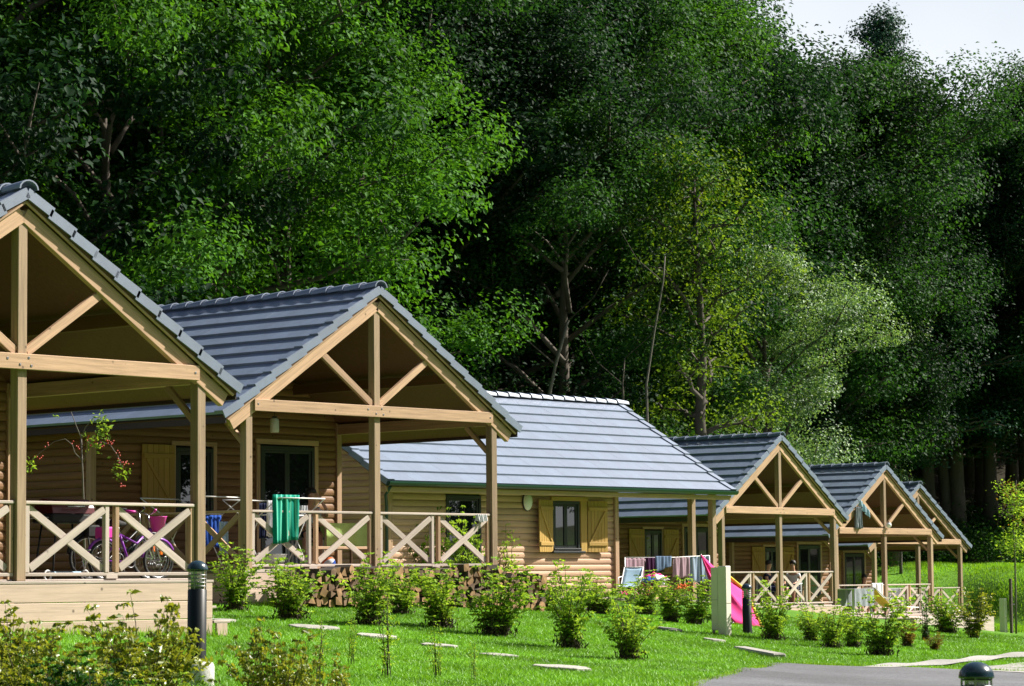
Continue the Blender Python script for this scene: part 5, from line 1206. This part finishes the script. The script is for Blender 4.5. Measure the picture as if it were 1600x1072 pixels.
# ------------------------------------------------------------------ rowan with red berries, staked tree, sapling in the gap
def rowan():
    d = 44.0; P = lambda x, y: at(x, y, d); b = P(133, 960); g = gzf(b.x, b.y); base = Vector((b.x, b.y, g)); r = empty('rowan_tree', base); tag(r, 'thin rowan sapling with red berries seen through the nearest porch', 'tree')
    L = lambda pts: [P(*p)-base for p in pts]
    tube('trunk', [Vector((0, 0, -.2))]+L([(132, 860), (131, 800), (129, 740), (127, 685)]), [.022, .02, .017, .014, .011], M['barkp'], r)
    br = [[(127, 685), (119, 665), (109, 638)], [(127, 687), (133, 668), (146, 653), (157, 652)], [(127, 718), (117, 708), (113, 695), (102, 686), (85, 690), (62, 708), (48, 722)], [(130, 722), (138, 700), (158, 690), (172, 695), (184, 712), (192, 735)]]
    tubes('limb', [(L(p), [.010, .008]+[.006]*(len(p)-2)) for p in br], M['barkp'], r)
    rs = np.random.RandomState(4); C = [(86, 643, 1), (157, 655, 3), (165, 665, 3), (160, 680, 3), (148, 700, 2), (150, 688, 2), (50, 722, 2), (48, 735, 2), (190, 740, 3), (195, 738, 2), (182, 730, 1), (165, 672, 2), (137, 682, 1)]
    Q, Nn = [], []
    for x, y, n in C:
        c = P(x, y)-base; m = 9*n; Q.append(rs.normal(size=(m, 3))*.065+np.array(c)); nn = rs.normal(size=(m, 3)); nn[:, 2] += .6; Nn.append(nn)
    new('foliage', leaves_mesh('foliage', np.concatenate(Q), np.concatenate(Nn), .075, M['l_shrub'], rs=rs, aspect=.4), r)
    V, F = [], []
    for x, y, n in [(76, 692, 3), (116, 696, 6), (141, 690, 7), (155, 694, 6), (170, 692, 8), (183, 713, 5), (190, 722, 7), (194, 757, 5), (60, 714, 5), (196, 724, 6)]:
        for k in range(n):
            c = P(x, y)-base+Vector(rs.normal(size=3)*.045); tube_geo(V, F, [c+Vector((0, 0, .014)), c, c-Vector((0, 0, .014))], [.006, .014, .006], 5)
    tag(new('berries', mesh_from(V, F, M['berry'], 'berries', True), r), kind='stuff')
rowan()
def staked():
    d = 86; P = lambda x, y: at(x, y, d); b = P(1588, 1000); g = gzf(b.x, b.y); base = Vector((b.x, b.y, g)); r = empty('young_tree', base); tag(r, 'young staked tree with reddish tips at the right edge', 'tree')
    t = [Vector((0, 0, -.2)), P(1587, 930)-base, P(1586, 880)-base, P(1583, 820)-base, P(1588, 750)-base]; tube('trunk', t, [.035, .03, .026, .02, .008], M['barkp'], r)
    rs = np.random.RandomState(6); Q, Nn, Lb = [], [], []
    for k in range(26):
        s = rs.uniform(0, 1); c = t[2].lerp(t[4], s); a = rs.uniform(0, 6.283); ln = .95*(1-.55*s)*rs.uniform(.5, 1.1)+.1; e = c+Vector((math.cos(a)*ln, math.sin(a)*ln, rs.uniform(-.05, .6)*ln)); Lb.append(([c, e], [.010, .003]))
        for w in (.45, .75, 1.0):
            m = 20; Q.append(rs.normal(size=(m, 3))*.17+np.array(c.lerp(e, w))); nn = rs.normal(size=(m, 3))*.6; nn[:, 2] += 1; Nn.append(nn)
    tubes('limb', Lb, M['barkp'], r, 4); Q = np.concatenate(Q); Nn = np.concatenate(Nn); n = len(Q)*4//5
    new('crown', leaves_mesh('crown', Q[:n], Nn[:n], .11, M['l_shrub'], rs=rs), r); tag(new('reddish_leaves', leaves_mesh('tips', Q[n:], Nn[n:], .11, M['l_rust'], rs=rs), r), kind='stuff')
    s_ = empty('tree_stake', (P(1581, 1000).x, P(1581, 1000).y, g)); tag(s_, 'brown wooden stake beside the young tree at the right edge', 'stake')
    beam('post', (0, 0, -.3), (0, 0, 1.75), .08, .08, M['bark'], s_); tube('tie', [(.0, 0, .95), (.12, -.05, .95)], .02, M['rubber'], s_)
staked()
tree('small', tuple(at(1408, 905, 119)[:2])+(gzf(*at(1408, 905, 119)[:2]),), .42, 1.0, 'l_mid', 'thin young tree on the bank seen through the last porch', 'barkp', 'young_tree', 'young trees on the bank')

def meadow():
    """uncut tufts on the bank right of the last cabin and weeds against the cabin bases"""
    rs = np.random.RandomState(44); n = 90000; lat = rs.uniform(.09, .21, n); d = rs.uniform(97, 126, n)
    x = CAM.x+FWD.x*d+RIGHT.x*lat*d; y = CAM.y+FWD.y*d+RIGHT.y*lat*d; m = np.sin(x*.8+2*np.sin(y*.5))*np.sin(y*.9)
    loc, a = CABS[6]; dx, dy = x-loc[0], y-loc[1]; u = dx*math.cos(a)+dy*math.sin(a); v = -dx*math.sin(a)+dy*math.cos(a); k = (rs.uniform(-1, 1, n) < m+.35) & ~((u > -1) & (u < 2*W+1) & (v > -1) & (v < 13)) & (d > 97)
    x, y, m = x[k], y[k], m[k]; h = rs.uniform(.04, .16, len(x))*(.7+.6*np.clip(m, 0, 1))
    def along(p0, p1, n_, sp, h0, h1):
        t = rs.uniform(0, 1, n_); return p0[0]+(p1[0]-p0[0])*t+rs.normal(size=n_)*sp, p0[1]+(p1[1]-p0[1])*t-np.abs(rs.normal(size=n_))*sp, rs.uniform(h0, h1, n_)**1.0*rs.uniform(.3, 1, n_)
    xs, ys, hs = [x], [y], [h]
    for c in (1, 2, 4, 5, 6):
        p, q = to_world(c, -.2, -.16, 0), to_world(c, 2*W+.2, -.16, 0); A = along(p, q, 2600, .07, .05, .2); xs.append(A[0]); ys.append(A[1]); hs.append(A[2])
    A = along((11.9, 8.38), (19.8, 8.38), 3800, .12, .06, .28); xs.append(A[0]); ys.append(A[1]); hs.append(A[2])
    for i in range(len(road_far)-1): A = along(road_far[i], road_far[i+1], 1100, .05, .02, .07); xs.append(A[0]); ys.append(A[1]-.04); hs.append(A[2])
    x, y, h = np.concatenate(xs), np.concatenate(ys), np.concatenate(hs); n = len(x); z = gz(x, y); dd = (x-CAM.x)*FWD.x+(y-CAM.y)*FWD.y; w = .003+.00016*dd; a = rs.uniform(0, 6.283, n); le = rs.normal(size=(n, 2))*.35*h[:, None]
    V = np.empty((n, 3, 3)); V[:, 0] = np.stack([x-np.cos(a)*w, y-np.sin(a)*w, z-.02], 1); V[:, 1] = np.stack([x+np.cos(a)*w, y+np.sin(a)*w, z-.02], 1); V[:, 2] = np.stack([x+le[:, 0], y+le[:, 1], z+h], 1)
    tag(new('long_grass', np_mesh('long_grass', V.reshape(-1, 3), np.arange(n*3).reshape(n, 3), leafmat('long_grass_blade', (.17, .36, .02), var=.4, trans=.3, spec=.2))), 'uncut bright grass on the bank and along the cabin bases', 'grass', kind='stuff')
meadow()
